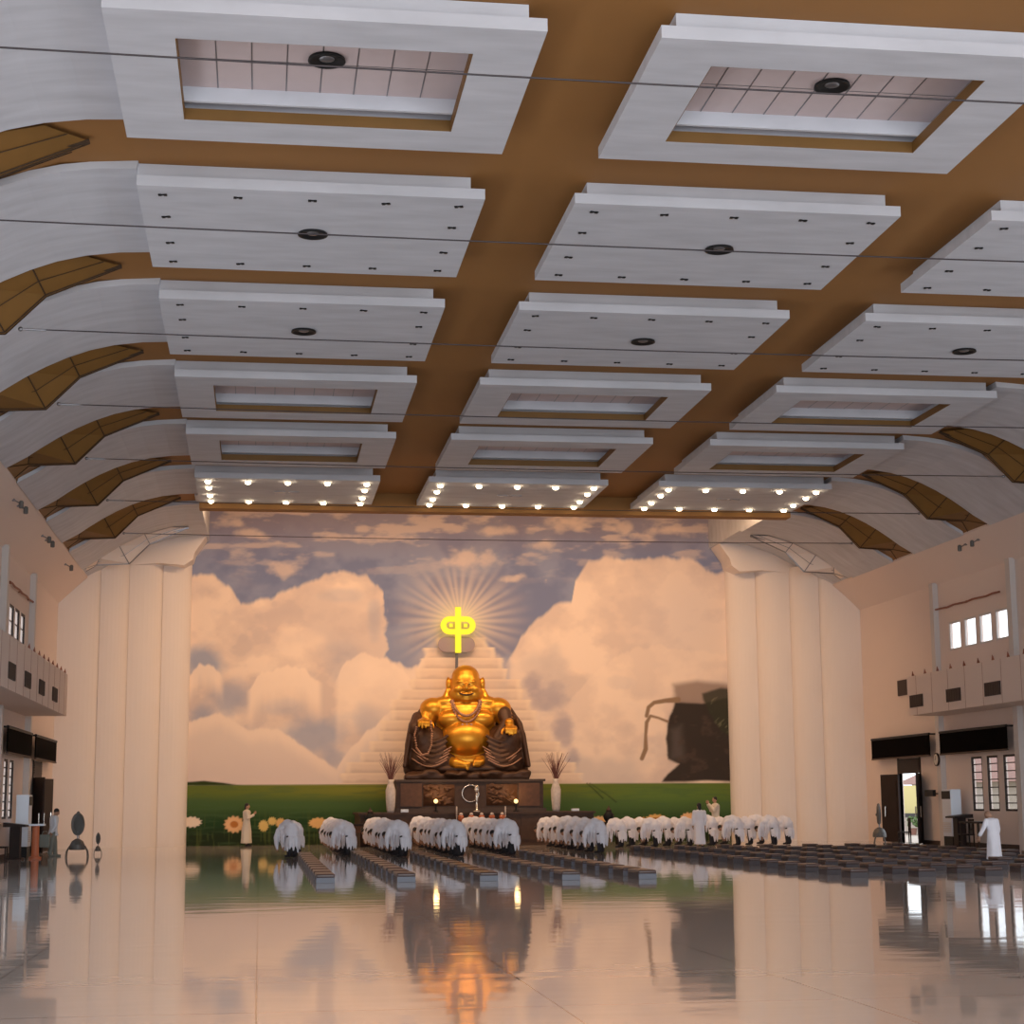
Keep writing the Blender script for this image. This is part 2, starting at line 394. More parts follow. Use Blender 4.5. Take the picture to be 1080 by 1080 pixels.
# faceted truss covers hanging in the brown gaps between the bands
hp = [(-2.95, 12.44), (-4.43, 11.78), (-5.20, 10.98), (-6.45, 10.92), (-7.0, 10.66), (-6.3, 11.1), (-5.55, 11.6), (-4.6, 12.08), (-3.6, 12.40)]
def truss(yc, side, m, label, w=.36):
    P = hp if not side else [(mx(x), z) for x, z in hp]
    f = (lambda x: x) if not side else mx
    t = thing('truss_cover', label, 'truss cover', (f(-5.2), yc, 11.4), 0, 'faceted truss covers')
    W = [.03, .05, .06, .10, .9, 1.06, 1.06, 1.0, .75]
    if m is not brown2: W = [q*.5 for q in W]
    k_ = MB(); F = [k_.bm.verts.new((p[0]-f(-5.2), -q, p[1]-11.4)) for p, q in zip(P, W)]; G = [k_.bm.verts.new((p[0]-f(-5.2), q, p[1]-11.4)) for p, q in zip(P, W)]
    tri = ((0, 1, 8), (1, 7, 8), (1, 2, 6, 7), (2, 3, 5, 6), (3, 4, 5))
    for q in tri: k_.bm.faces.new([F[i] for i in q]); k_.bm.faces.new([G[i] for i in q][::-1])
    for i in range(9): j_ = (i+1) % 9; k_.bm.faces.new((F[i], G[i], G[j_], F[j_]))
    k_.obj('cladding', m, t)
    j = MB(); D = lambda i, sg: (P[i][0]-f(-5.2), sg*(W[i]+.012), P[i][1]-11.4-.006)
    for sg in (-1, 1):
        for a_, b_ in ((1, 7), (2, 6), (3, 5), (0, 1), (1, 2), (2, 3), (3, 4)): j.tube([D(a_, sg), D(b_, sg)], .016, 5)
        mid = [[(D(a_, sg)[c]+D(b_, sg)[c])/2-(.01 if c == 2 else 0) for c in range(3)] for a_, b_ in ((0, 8), (1, 7), (2, 6), (3, 5))]
        j.tube(mid, .010, 5)
    j.tube([D(0, -1), (f(-3.55)-f(-5.2), -.12, 12.26-11.4)], [.05, .02], 5)
    j.obj('seam', joint if m is brown2 else steel, t)
for side in (0, 1):
    sn = ('left', 'right')[side]
    for ri in range(0, 7):
        if side and ri < 3: continue
        yc = Y1 + PITCH*ri - (PITCH-LEN)/2
        truss(yc, side, brown2, 'brown faceted truss cover on the %s side, %s' % (sn, ('%s from viewer' % ORD[ri]) if not side else ['','','','cut by the picture edge','third before the piers','middle of three before the piers','closest to the piers'][ri]))
    truss(Y1+PITCH*7-1.1, side, pierm, 'pale plaster truss cover above the %s piers' % sn)
# steel tie cables
for ri in range(0, 7):
    yc = Y1 + PITCH*ri - (PITCH-LEN)/2
    pts = [(-4.9+(mx(-4.9)+4.9)*k/16, yc, min(11.14, 11.01+.03*ri)-.07*math.sin(PI*k/16)) for k in range(17)]
    t = thing('tie_cable', 'thin steel tie cable across the hall, %s from viewer' % ORD[ri], 'cable', (XC, yc, 11.12), 0, 'steel tie cables')
    MB().tube([(x-XC, 0, z-11.12) for x, y, z in pts], .013, 6).obj('wire', cable, t)
    for e in (-4.9, mx(-4.9)):
        sg = 1 if e < XC else -1
        MB().tube([(e-XC, 0, min(11.14, 11.01+.03*ri)-11.12), (e-XC+sg*.5, 0, min(11.14, 11.01+.03*ri)-11.13)], .022, 6)  .ell((e-XC, 0, min(11.14, 11.01+.03*ri)-11.12), .05, seg=8).obj('turnbuckle', steel, t)

# ------------------------------------------------------------------ side wall equipment
for side in (0, 1):
    X, sg, sn = (XL, 1, 'left') if not side else (XR, -1, 'right')
    xa, xb = sorted((X, X+sg*1.4))
    y0 = 40
    t = thing('duct_box', 'long cream air duct box along the %s side wall' % sn, 'air duct', ((xa+xb)/2, (y0+62.4)/2, 4.68)); 
    hx, hy = (xb-xa)/2-.01, (62.4-y0)/2
    ff = hx*sg
    m = MB().box(-hx, hx, -hy, hy, 0, 1.42)
    for k in range(14): y = hy-1.5*k-.9; p, q = sorted((ff-sg*.02, ff+sg*.006)); m.box(p, q, y-.005, y+.005, 0, 1.42, 1)
    m.obj('casing', [wallm, rust], t)
    for k, (a, b) in enumerate(((60.9, 62.1), (57.4, 58.6), (54.1, 55.3), (50.8, 52.0))):
        yc = (a+b)/2-(y0+62.4)/2-(0 if side else 2.9); p, q = sorted((ff, ff+sg*.04)); v = MB().box(p, q, yc-.62, yc+.62, .28, .72)
        for n in range(6): yy = yc-.5+n*.2; v.box(p-.01, q+.01, yy-.02, yy+.02, .30, .70)
        v.obj('vent_grille', ventm, t)
    for k in range(9):
        y = hy-.5-k*1.2; MB().prism([(ff*.92-.05, 1.42), (ff*.92+.05, 1.42), (ff*.92+.02*sg, 1.60)], y-.02, y+.02).obj('bracket', rust, t)
    # roller sun screens
    for (a, b), nm in (((56.35, 62.25), 'above the grilled windows'), ((63.3, 69.6), 'above the open door')):
        t = thing('sun_screen', 'wide black rolled sun screen %s, %s wall' % (nm, sn), 'screen', (X+sg*.28, (a+b)/2, 3.24), 0, 'black sun screens')
        h = (b-a)/2; m = MB().box(-.02, .02, -h, h, .06, .8); 
        for k in range(8): m.box(-.028, .028, -h, h, .12+k*.085, .135+k*.085)
        m.obj('slatted_screen', screen, t)
        MB().tube([(0, -h, .82), (0, h, .82)], .05, 10).obj('roller', black, t); MB().box(-.04, .04, -h, h, 0, .06).obj('bottom_bar', stone, t)
        p, q = sorted((0, -sg*.29))
        for yy in (-h+.05, h-.05): MB().box(p, q, yy-.03, yy+.03, .79, .85).obj('bracket', black, t)
    rl = MB().tube([(X+sg*.12, 56.7+k*.58, 8.60+.02*math.sin(k*2.1)) for k in range(11)], .035, 6)
    for k in (1, 5, 9): rl.tube([(X, 56.7+k*.58, 8.62), (X+sg*.13, 56.7+k*.58, 8.62)], .02, 5)
    tag(rl.obj('curtain_rail', rust), 'rusty brown rail above the high windows, %s wall' % sn, 'rail')
    # small pairs of spotlights on the sloped ledge
    for n, y in enumerate([51.7, 52.7, 58.6, 59.6, 65.6] if not side else [57.7, 56.6]):
        px = X+sg*.80; t = thing('ledge_spotlight', 'small grey spotlight on the %s ledge, %s from viewer' % (sn, (ORD[n] if not side else ORD[1-n])), 'spotlight', (px, y, 10.28), 0, 'ledge spotlights')
        MB().tube([(0, 0, .1), (sg*.22, 0, -.02)], .02, 6).box(-.06, .06, -.08, .08, .05, .11).obj('arm', steel, t)
        MB().lathe([(.05, 0), (.07, .02), (.07, .18), (.04, .22)], (sg*.25, 0, -.16), 12).obj('lamp_head', fanm, t)
tag(MB().box(XR-.06, XR, 65.7, 67.0, 5.68, 6.28).obj('wall_vent', ventm), 'brown square grille alone on the right wall beyond the duct', 'vent')

def air_conditioner(X, sg, sn, y=61.0):
    t = thing('air_conditioner', 'tall white floor-standing air conditioner beside the %s door' % sn, 'air conditioner', (X+sg*.45, y, 0))
    MB().rbox(-.2, .2, -.42, .42, .35, 2.0, .03).obj('casing', acw, t); f = sg*.2
    p, q = sorted((f, f+sg*.02)); MB().box(p, q, -.38, .38, 1.66, 1.94).obj('air_outlet', black, t)
    m = MB(); 
    for k in range(6): m.box(p, q, -.36, .36, .5+k*.06, .53+k*.06)
    m.obj('intake_grille', greyp, t); MB().box(-.18, .18, -.4, .4, 0, .35).obj('stand', black, t)
air_conditioner(XR, -1, 'right'); air_conditioner(XL, 1, 'left', 59.6)
for X, sg, sn, yy in ((XR, -1, 'right', 63.2), (XL, 1, 'left', 61.4)):
    t = thing('wall_monitor', 'small black box screen on the %s wall beside the air conditioner' % sn, 'screen', (X+sg*.38, yy, 1.76))
    MB().rbox(-.06, .06, -.42, .42, 0, .24, .015).obj('housing', black, t); MB().tube([(0, 0, .1), (-sg*.36, 0, .1)], .025, 8).obj('bracket', black, t)
# clock on the pilaster
t = thing('wall_clock', 'round wall clock with dark rim on the right pilaster', 'clock', (XR-.25, 62.75, 3.1))
b = bmesh.new(); bmesh.ops.create_cone(b, cap_ends=True, segments=28, radius1=.24, radius2=.24, depth=.06); MB().merge(b, Matrix.Rotation(PI/2, 4, 'Y')).obj('rim', dark, t)
b = bmesh.new(); bmesh.ops.create_cone(b, cap_ends=True, segments=28, radius1=.2, radius2=.2, depth=.07); MB().merge(b, Matrix.Rotation(PI/2, 4, 'Y')).obj('face', cream, t)
MB().box(-.042, -.037, -.01, .01, 0, .14).box(-.042, -.037, 0, .10, -.01, .01).obj('hand', black, t)

def chair(loc, rz, label, m=dark):
    t = thing('wooden_chair', label, 'chair', loc, rz, 'wooden chairs by the side walls')
    MB().rbox(-.23, .23, -.22, .22, .42, .47, .01).obj('seat', m, t)
    for x in (-.2, .2):
        MB().box(x-.02, x+.02, -.21, -.17, 0, .42).obj('leg', m, t); MB().box(x-.02, x+.02, .17, .21, 0, .98).obj('leg', m, t)
    k = MB().box(-.2, .2, .175, .205, .86, .97)
    for x in (-.1, 0, .1): k.box(x-.015, x+.015, .18, .2, .47, .86)
    k.box(-.2, .2, .18, .2, .6, .63); k.obj('backrest', m, t)
    MB().box(-.18, .18, -.2, -.18, .2, .23).obj('stretcher', m, t); return t
chair((24.1, 58.9, 0), -PI/2, 'dark wooden chair standing beside the podium, right wall')
chair((23.9, 64.3, 0), -PI/2-.2, 'dark wooden chair between the right door and air conditioner')
chair((-7.55, 54.4, 0), PI/2, 'slatted wooden chair at the left picture edge')
def podium(loc, rz, label):
    t = thing('podium', label, 'podium', loc, rz)
    MB().box(-.25, .25, -.3, .3, 0, .06).obj('base', dark, t); MB().rbox(-.16, .16, -.2, .2, .06, 1.0, .01).obj('body', dark, t)
    MB().prism([(-.34, 1.0), (.34, 1.0), (.34, 1.14), (-.34, 1.06)], -.42, .42).obj('top', dark, t)
podium((24.2, 59.7, 0), 0, 'dark podium in front of the right wall beside white air conditioner')
podium((-7.5, 57.4, 0), PI, 'dark podium in front of the left white air conditioner')
t = thing('side_table', 'thin-legged dark table under the grilled windows, right wall', 'table', (24.0, 57.6, 0))
MB().box(-.35, .35, -.8, .8, .84, .90).obj('tabletop', dark, t)
for x in (-.3, .3):
    for y in (-.74, .74): MB().box(x-.025, x+.025, y-.025, y+.025, 0, .84).obj('leg', dark, t)
t = thing('bollard_post', 'orange post with white cap near the left door', 'post', (-7.0, 58.3, 0))
MB().lathe([(.2, 0), (.2, .05), (.12, .08), (.11, 1.0), (.13, 1.02)], seg=16).obj('post', orange, t); MB().box(-.28, .28, -.2, .2, 1.02, 1.08).obj('cap', acw, t)

def fan(loc, s, label, rz=0):
    t = thing('standing_fan', label, 'fan', loc, rz, 'industrial standing fans')
    t.scale = (s, s, s)
    m = MB()
    for sg in (-1, 1):
        for dy in (-.25, .25): m.tube([(sg*.12, 0, .52), (sg*.3, dy*.4, .42), (sg*.4, dy*.8, .22), (sg*.42, dy, .0)], .022, 8)
    m.obj('curved_leg', fanm, t)
    MB().lathe([(.30, .28), (.31, .34), (.29, .48), (.22, .62), (.10, .70), (.05, .72)], seg=20).obj('water_tank', fanm, t)
    MB().tube([(0, 0, .7), (0, 0, 1.0)], .03, 10).tube([(.06, 0, .7), (.06, 0, 1.0)], .015, 6).obj('pole', steel, t)
    m = MB(); R_ = .38
    for yy in (-.1, .1):
        for rr in (.38, .3, .22, .14, .07): m.tube([(.52*rr*math.cos(a), yy*(1-rr*.6), 1.28+rr*math.sin(a)) for a in [2*PI*k/24 for k in range(25)]], .009, 5, False)
        for k in range(14): a = 2*PI*k/14; m.tube([(0, yy, 1.28), (.52*R_*math.cos(a), yy*.77, 1.28+R_*math.sin(a))], .006, 4)
    m.tube([(.52*R_*math.cos(a), 0, 1.28+R_*math.sin(a)) for a in [2*PI*k/24 for k in range(25)]], .07, 6, False)
    m.ell((0, 0, 1.28), (.19, .03, .37), seg=20); m.obj('guard', fanm, t)
    m = MB()
    for k in range(5): a = 2*PI*k/5; m.ell((.12*math.cos(a), 0, 1.28+.18*math.sin(a)), (.055, .012, .16), (0, PI/2-a, 0), 8)
    m.ell((0, .03, 1.28), (.07, .12, .09), seg=10); m.obj('blades', fanm, t)
    MB().ell((0, 0, 1.70), (.07, .07, .09), seg=10).obj('mist_head', fanm, t)
    return t
fan((-5.82, 59.5, 0), .82, 'large grey standing fan on curved legs, left of the piers')
fan((-5.40, 62.2, 0), .42, 'small grey standing fan in front of the left piers').scale = (.3, .42, .42)
fan((23.6, 66.2, 0), .85, 'dark standing fan in front of the open right door', PI/2.5)

# outside, seen through the door and windows
struct(MB().box(XR+.3, 60, 30, 110, -.3, -.02).obj('ground', paving)); struct(MB().box(-40, XL-.3, 30, 110, -.3, -.02).obj('ground', paving))
t = thing('garden_wall', 'yellow wall outside seen through the open right door', 'wall', (32, 90, 0))
MB().box(-.2, .2, -9, 9, .9, 2.35).obj('panel', yellowwall, t); MB().box(-.35, .3, -9, 9, 0, .9).obj('plinth', paving, t); MB().box(-.4, .4, -9, 9, .82, 1.0).obj('coping', dark, t)
for i in range(9):
    y = 82+i*1.7; t2 = thing('potted_plant', 'potted plant outside at the foot of the yellow wall', 'plant', (30.9, y, 0), 0, 'plants outside the door')
    MB().lathe([(.14, 0), (.2, .3), (.22, .32)], seg=12).obj('pot', redroof, t2); k = MB()
    for j in range(14): a = j*2.4; k.ell((.18*math.cos(a), .18*math.sin(a), .45+.03*j % .4), (.11, .05, .08), (a, .6, a), 6)
    k.obj('foliage', leaf, t2)
t = thing('neighbour_house', 'red roofed house outside beyond the right windows', 'building', (44, 92, 0))
MB().box(-4, 4, -14, 14, 0, 2.6).obj('wall', paving, t); MB().prism([(-4.8, 2.6), (4.8, 2.6), (0, 4.6)], -15, 15).obj('roof', redroof, t)

# ------------------------------------------------------------------ the mural
FX = 1860
def shot(X, Y, Z):
    d = (X*Xc.x+Y*Xc.y+(Z-CAMZ)*Xc.z, X*Yc.x+Y*Yc.y+(Z-CAMZ)*Yc.z, X*fwd.x+Y*fwd.y+(Z-CAMZ)*fwd.z)
    return 540+FX*d[0]/d[2], 540-FX*d[1]/d[2]
NX, NZ = 620, 380
gx = np.linspace(-3.3, mx(-3.3), NX); gz = np.linspace(0, 14.2, NZ)
GX, GZ = np.meshgrid(gx, gz); YM = 74.0
U, V = shot(GX, YM, GZ)         # design units of the painting
def vnoise(x, y, seed):
    r = np.random.RandomState(seed); T = r.rand(256, 256); xi = np.floor(x).astype(int); yi = np.floor(y).astype(int)
    fx = x-xi; fy = y-yi; fx = fx*fx*(3-2*fx); fy = fy*fy*(3-2*fy); g = lambda a, b: T[a % 256, b % 256]
    return (g(xi, yi)*(1-fx)+g(xi+1, yi)*fx)*(1-fy)+(g(xi, yi+1)*(1-fx)+g(xi+1, yi+1)*fx)*fy
def fbm(x, y, o=5, seed=1): return sum(vnoise(x*2**k, y*2**k, seed+k)*.5**k for k in range(o))/sum(.5**k for k in range(o))
def sst(a, b, x): t = np.clip((x-a)/(b-a), 0, 1); return t*t*(3-2*t)
col = np.zeros(U.shape+(3,))
def over(c, a):
    global col
    a = np.clip(a, 0, 1)[..., None]; col = col*(1-a)+np.array(c)*a
def gs(cx, cy, rx, ry): return np.exp(-(((U-cx)/rx)**2+((V-cy)/ry)**2))
n1 = fbm(U/34, V/26, 5, 1); n2 = fbm(U/12, V/9, 4, 11); n3 = fbm(U/90, V/60, 4, 31); wob = (n2-.5)*16
SKY = (.20, .235, .39); SKY2 = (.31, .345, .49); CL = (.80, .64, .55); CLB = (.97, .78, .64); SH = (.47, .40, .42)
col[:] = SKY; over(SKY2, sst(.35, .65, n1)*.7); over((.32, .27, .33), sst(600, 545, V)*.6)
# thin high clouds
over(CL, sst(.52, .72, fbm(U/28+3, V/9, 5, 51))*sst(628, 560, V)*.6)
for cx, cy, rx, ry in ((300, 601, 26, 8), (262, 562, 20, 6), (497, 590, 36, 11), (602, 552, 24, 9), (655, 557, 20, 7), (700, 560, 30, 6), (520, 560, 26, 6), (240, 552, 22, 5), (575, 575, 16, 5), (545, 610, 14, 5)):
    over(CL, sst(.35, 1.05, gs(cx, cy, rx*1.2, ry*1.2)+(n2-.5)*1.0)*.7)
# rays behind the emblem
rr = np.hypot(U-485, (V-655)); th = np.arctan2(V-655, U-485)
ray = .5+.5*np.sin(th*34+3*vnoise(th*6+20, rr*0, 77)); over(CL, (.25+.5*ray)*sst(85, 25, rr)*.75); over(CLB, sst(45, 5, rr)*.5)
# big left and right cloud banks
def topline(pts): return np.interp(U, [p[0] for p in pts], [p[1] for p in pts])
TL = topline([(190, 605), (225, 606), (240, 618), (254, 637), (285, 630), (305, 620), (325, 612), (352, 603), (378, 606), (398, 614), (404, 622), (406, 640)])
bump_ = (fbm(U/9, V*0+3, 3, 5)-.5)*9
inL = sst(-2, 4, V-TL-bump_)*sst(410, 404, U+wob*.6)
low = topline([(395, 700), (408, 690), (425, 703), (440, 700), (452, 690), (470, 688), (500, 688), (530, 690)])
inL = np.maximum(inL, sst(-2, 4, V-low-bump_)*sst(385, 395, U)*sst(540, 500, U))
over(CL, inL); over(CLB, inL*sst(.45, .65, n1)*.7); over((.56, .47, .47), inL*sst(.55, .3, n3)*.55); over((.58, .48, .47), inL*sst(.46, .34, n1)*.45)
for cx, cy, rx, ry, a in ((215, 700, 26, 24, 1.1), (245, 735, 34, 22, .9), (212, 755, 20, 18, .9), (335, 775, 44, 32, 1.0), (300, 745, 40, 14, .5), (352, 800, 16, 14, .9), (362, 700, 26, 34, .4), (390, 760, 24, 26, .7), (395, 650, 10, 26, .5), (360, 628, 30, 9, .35)):
    over((.33, .37, .50), sst(.3, .95, gs(cx, cy, rx, ry)+(n1-.5)*.6+(n2-.5)*.25)*a*.8)
def puff(pts, x0, x1, c=CLB, a=.9, fade=26, sd=0):
    T_ = topline(pts); e = V-T_-(fbm(U/8+sd, V*0+9, 3, 15)-.5)*8
    over(c, sst(-1.5, 2.5, e)*sst(fade*2.4, fade*.7, e)*sst(x0-4, x0+4, U)*sst(x1+4, x1-4, U)*a)
puff([(255, 735), (275, 712), (300, 700), (322, 706), (340, 720)], 262, 338, fade=22)
puff([(352, 720), (365, 698), (385, 688), (405, 694), (425, 706), (440, 730)], 355, 440, a=.7, fade=40, sd=4)
puff([(196, 722), (210, 700), (225, 700), (236, 715)], 196, 234, fade=14, sd=9)
BL = topline([(190, 762), (215, 757), (232, 752), (245, 762), (262, 770), (290, 768), (305, 776), (325, 790), (345, 805), (355, 812), (370, 790), (385, 775), (400, 760), (420, 740), (460, 730), (500, 730)])
e = V-BL-bump_*.7; over((.80, .66, .58), sst(-2, 3, e)*sst(520, 440, U)); over(CLB, sst(-2, 2, e)*sst(22, 4, e)*.7*sst(430, 400, U))
over((.68, .55, .53), sst(770, 825, V)*.5*sst(.3, .7, n3))
TR_ = topline([(525, 705), (540, 690), (550, 672), (563, 656), (580, 641), (603, 633), (607, 610), (620, 592), (640, 588), (665, 590), (700, 587), (735, 590), (745, 601), (770, 603), (800, 603)])
inR = sst(-2, 4, V-TR_-bump_*.8)*sst(530, 545, U+wob*.3); over(CL, inR); over(CLB, inR*sst(.42, .62, n1)*.65); over((.64, .52, .48), inR*sst(.44, .32, n1)*.4); over((.64, .55, .52), inR*sst(.50, .28, n3)*.7)
over((.66, .58, .58), inR*gs(720, 650, 50, 60)*.5); over((.60, .52, .52), inR*sst(.5, .9, gs(655, 720, 22, 12)+(n2-.5)*.5)*.5)
puff([(600, 740), (625, 712), (650, 690), (690, 680), (760, 690)], 600, 765, a=.35, fade=34, sd=2)
for cx, cy, rx, ry in ((578, 735, 26, 22), (594, 770, 14, 26), (604, 800, 10, 14), (560, 720, 14, 16)):
    over((.42, .37, .43), sst(.3, 1., gs(cx, cy, rx, ry)+(n2-.5)*.6)*.75)
# cloud stairway rising behind the statue
hw = np.interp(V, [672, 700, 740, 780, 826], [24, 44, 68, 92, 132]); cxs = 487
st = np.floor((V-672)/11); hws = np.interp(672+st*11+6, [672, 700, 740, 780, 826], [24, 44, 68, 92, 132])+(vnoise(st, st*0+(U > 487), 91)-.5)*9
ins = sst(hws+2, hws-3, np.abs(U-cxs)+(n2-.5)*9)*sst(668, 676, V)*sst(830, 826, V)
over((.83, .64, .50), ins*.75); fr_ = ((V-672)/11) % 1
over((.58, .43, .36), ins*sst(.55, .95, fr_+(n2-.5)*.5)*.5); over((.97, .78, .60), ins*sst(.35, .1, fr_+(n2-.5)*.3)*.4)
over((1., .82, .64), sst(5, 0, np.abs(np.abs(U-cxs)-hws+2))*sst(672, 680, V)*sst(828, 815, V)*.35)
# meadow
HZ = 828-(U-200)*.004
gr = sst(-.8, .8, V-HZ); over((.13, .17, .03), gr); over((.28, .27, .04), gr*gs(440, 832, 120, 14)*.8); over((.055, .12, .04), gr*sst(834, 848, V)*.85); over((.018, .055, .018), gr*sst(848, 868, V)*.95)
over((.11, .20, .045), gr*gs(710, 836, 80, 12)*.8); over((.02, .02, .012), sst(866, 884, V)*.6)
over((.07, .13, .05), gr*sst(.5, .7, fbm(U/30, V/2.2, 4, 61))*.4)
over((.03, .05, .012), sst(-.8, .8, V-np.interp(U, [195, 215, 235, 262], [825, 823.5, 825.5, 829.5]))*sst(829, 827.5, V)*sst(258, 254, U))
# stalks and flowers
over((.10, .13, .03), sst(850, 872, V)*sst(.6, .8, vnoise(U/1.6, V/14, 63))*.5)
def flower(cx, cy, r, ry, c, cc=None, n=13):
    q = np.hypot((U-cx)/r, (V-cy)/ry); a = np.arctan2((V-cy)/ry, (U-cx)/r); e = 1-.16*(.5+.5*np.cos(a*n))
    over(c, sst(e, e-.15, q)); over(np.array(c)*.6, sst(.5, .9, q)*sst(e, e-.1, q)*.35*(.5+.5*np.cos(a*n*2)))
    if cc: over(cc, sst(.42, .3, q))
PE = (.85, .52, .27); PW = (.88, .72, .58); OR = (.55, .20, .05)
flower(202, 867, 12, 6.5, PW); flower(247, 869.5, 12, 10, PE, OR); flower(278, 871, 6, 7, (.72, .52, .18)); flower(287, 866, 5, 5, (.72, .52, .18)); flower(296, 868, 6, 6, (.72, .46, .18))
flower(336, 868, 12, 6.5, (.82, .50, .20)); flower(632, 866, 10, 6, (.80, .52, .28)); flower(676, 866, 9, 5, (.62, .34, .12)); flower(692, 864, 13, 6, (.72, .44, .16), (.4, .18, .05)); flower(726, 864, 10, 8, PE)
flower(764, 868, 8, 6, (.80, .66, .46)); flower(550, 878, 7, 7, PE)
# dark rocky crag with a bent branch on the right
def poly(pts, soft=1.2, amp=3.0):
    x = U+(n2-.5)*amp; y = V+(n1-.5)*amp; inside = np.zeros(U.shape, bool); n = len(pts); dist = np.full(U.shape, 1e9)
    for i in range(n):
        (x1, y1), (x2, y2) = pts[i], pts[(i+1) % n]
        c = ((y1 > y) != (y2 > y)); inside ^= c & (x < (x2-x1)*(y-y1)/((y2-y1) if y2 != y1 else 1e-9)+x1)
        dx, dy = x2-x1, y2-y1; t = np.clip(((x-x1)*dx+(y-y1)*dy)/(dx*dx+dy*dy+1e-9), 0, 1); dist = np.minimum(dist, np.hypot(x-x1-t*dx, y-y1-t*dy))
    return sst(-soft, soft, np.where(inside, dist, -dist))
over((.28, .20, .17), poly([(710, 722), (735, 718), (770, 722), (772, 750), (712, 748)], 4)*.85)
over((.045, .035, .03), poly([(712, 740), (706, 758), (702, 780), (705, 800), (716, 805), (704, 816), (698, 824), (775, 824), (775, 735), (740, 742)], 1.6))
over((.11, .09, .085), poly([(708, 770), (718, 765), (722, 800), (708, 800)], 6)*.8); over((.09, .06, .05), sst(.55, .75, n2)*poly([(712, 750), (775, 740), (775, 824), (716, 824)], 2)*.6)
over((.045, .045, .03), poly([(740, 732), (760, 726), (775, 728), (775, 780), (760, 770), (748, 752)], 2)*.9)
over((.19, .18, .11), sst(.62, .8, fbm((U+V)/5, (U-V)/16, 3, 71))*poly([(742, 732), (775, 728), (775, 776), (755, 765)], 2)*.8)
def stroke(pts, w_, c, a=1):
    d = np.full(U.shape, 1e9); ww = np.zeros(U.shape)
    for i in range(len(pts)-1):
        (x1, y1), (x2, y2) = pts[i], pts[i+1]; dx, dy = x2-x1, y2-y1; t = np.clip(((U-x1)*dx+(V-y1)*dy)/(dx*dx+dy*dy), 0, 1)
        q = np.hypot(U-x1-t*dx, V-y1-t*dy)-(w_[i]*(1-t)+w_[i+1]*t); d = np.minimum(d, q)
    over(c, sst(.8, -.8, d)*a)
BR = (.30, .20, .13)
stroke([(715, 738), (702, 739), (690, 741), (684, 746), (682, 755)], [3, 2.4, 2, 2, 2], BR)
stroke([(704, 761), (694, 757), (686, 755), (682, 762), (681, 775), (681, 790), (677, 800)], [1.4, 1.2, 1.4, 2, 1.6, 2.4, 2.2], BR)
stroke([(619, 826), (628, 834), (636, 842)], [.4, .5, .6], (.03, .05, .02)); stroke([(622, 826), (640, 838), (650, 846)], [.3, .4, .5], (.03, .05, .02))
col = np.clip(col, 0, 1)
idx = np.arange(NX*NZ).reshape(NZ, NX)
faces = np.stack([idx[:-1, :-1], idx[:-1, 1:], idx[1:, 1:], idx[1:, :-1]], -1).reshape(-1, 4)
me = bpy.data.meshes.new('mural'); co = np.stack([GX-XC, GX*0, GZ], -1).reshape(-1, 3)
me.vertices.add(NX*NZ); me.vertices.foreach_set('co', co.ravel().astype(np.float32))
me.loops.add(len(faces)*4); me.loops.foreach_set('vertex_index', faces.ravel().astype(np.int32))
me.polygons.add(len(faces)); me.polygons.foreach_set('loop_start', (np.arange(len(faces))*4).astype(np.int32)); me.update(calc_edges=True); me.validate()
at_ = me.color_attributes.new('paint', 'FLOAT_COLOR', 'POINT'); at_.data.foreach_set('color', np.concatenate([col.reshape(-1, 3), np.ones((NX*NZ, 1))], 1).ravel().astype(np.float32))
pm = bpy.data.materials.new('mural_paint'); pm.use_nodes = True; nt = pm.node_tree; ca = nt.nodes.new('ShaderNodeAttribute'); ca.attribute_name = 'paint'
nt.links.new(ca.outputs['Color'], nt.nodes['Principled BSDF'].inputs['Base Color']); nt.nodes['Principled BSDF'].inputs['Roughness'].default_value = .8; nt.nodes['Principled BSDF'].inputs['Specular IOR Level'].default_value = .2
o = link('mural', me, pm); o.location = (XC, YM, 0); tag(o, 'huge painted mural of clouds, meadow and flowers on the end wall', 'mural')

# ------------------------------------------------------------------ stage, statue and altar things
t = thing('stage', 'dark low stage carrying the statue in front of the mural', 'stage', (8.45, 71.5, 0))
MB().box(-4.58, 4.58, -2.2, 2.1, 0, 1.22).obj('body', carved, t); MB().box(-4.66, 4.66, -2.28, 2.1, 1.22, 1.3).obj('top', carved, t)
m = MB(); 
for k in range(9): m.box(-4.3+k*1.0, -3.5+k*1.0, -2.23, -2.2, .2, 1.05)
m.obj('front_moulding', carved, t)

BX, BY, BZ = 8.25, 71.75, 0
t = thing('statue_pedestal', 'carved dark wooden pedestal under the golden statue', 'pedestal', (8.25, 71.6, 1.3))
MB().box(-2.92, 2.92, -1.45, 1.3, .14, 1.18).obj('body', carved, t); MB().box(-3.02, 3.02, -1.55, 1.35, 0, .14).box(-3.0, 3.0, -1.52, 1.35, 1.18, 1.27).obj('moulding', stone, t)
m = MB()
for cx, hw_ in ((-2.35, .42), (2.35, .42)):
    MB().box(cx-hw_, cx+hw_, -1.50, -1.44, .22, 1.12).obj('side_panel', relief, t)
for sg in (-1, 1):
    m = MB(); 
    for i in range(26): m.ell((sg*(1.25+random.uniform(-.5, .5)), -1.47, .66+random.uniform(-.3, .36)), (random.uniform(.06, .2), .05, random.uniform(.03, .09)), (0, random.uniform(-.8, .8), 0), 8)
    m.box(sg*1.25-.62, sg*1.25+.62, -1.47, -1.44, .24, 1.08); m.obj('dragon_relief', relief, t, True)
m = MB(); m.tube([(.33*math.cos(a), -1.48, .72+.33*math.sin(a)) for a in [2*PI*k/28 for k in range(29)]], .02, 8, False); m.obj('ring_medallion', silver, t, True)
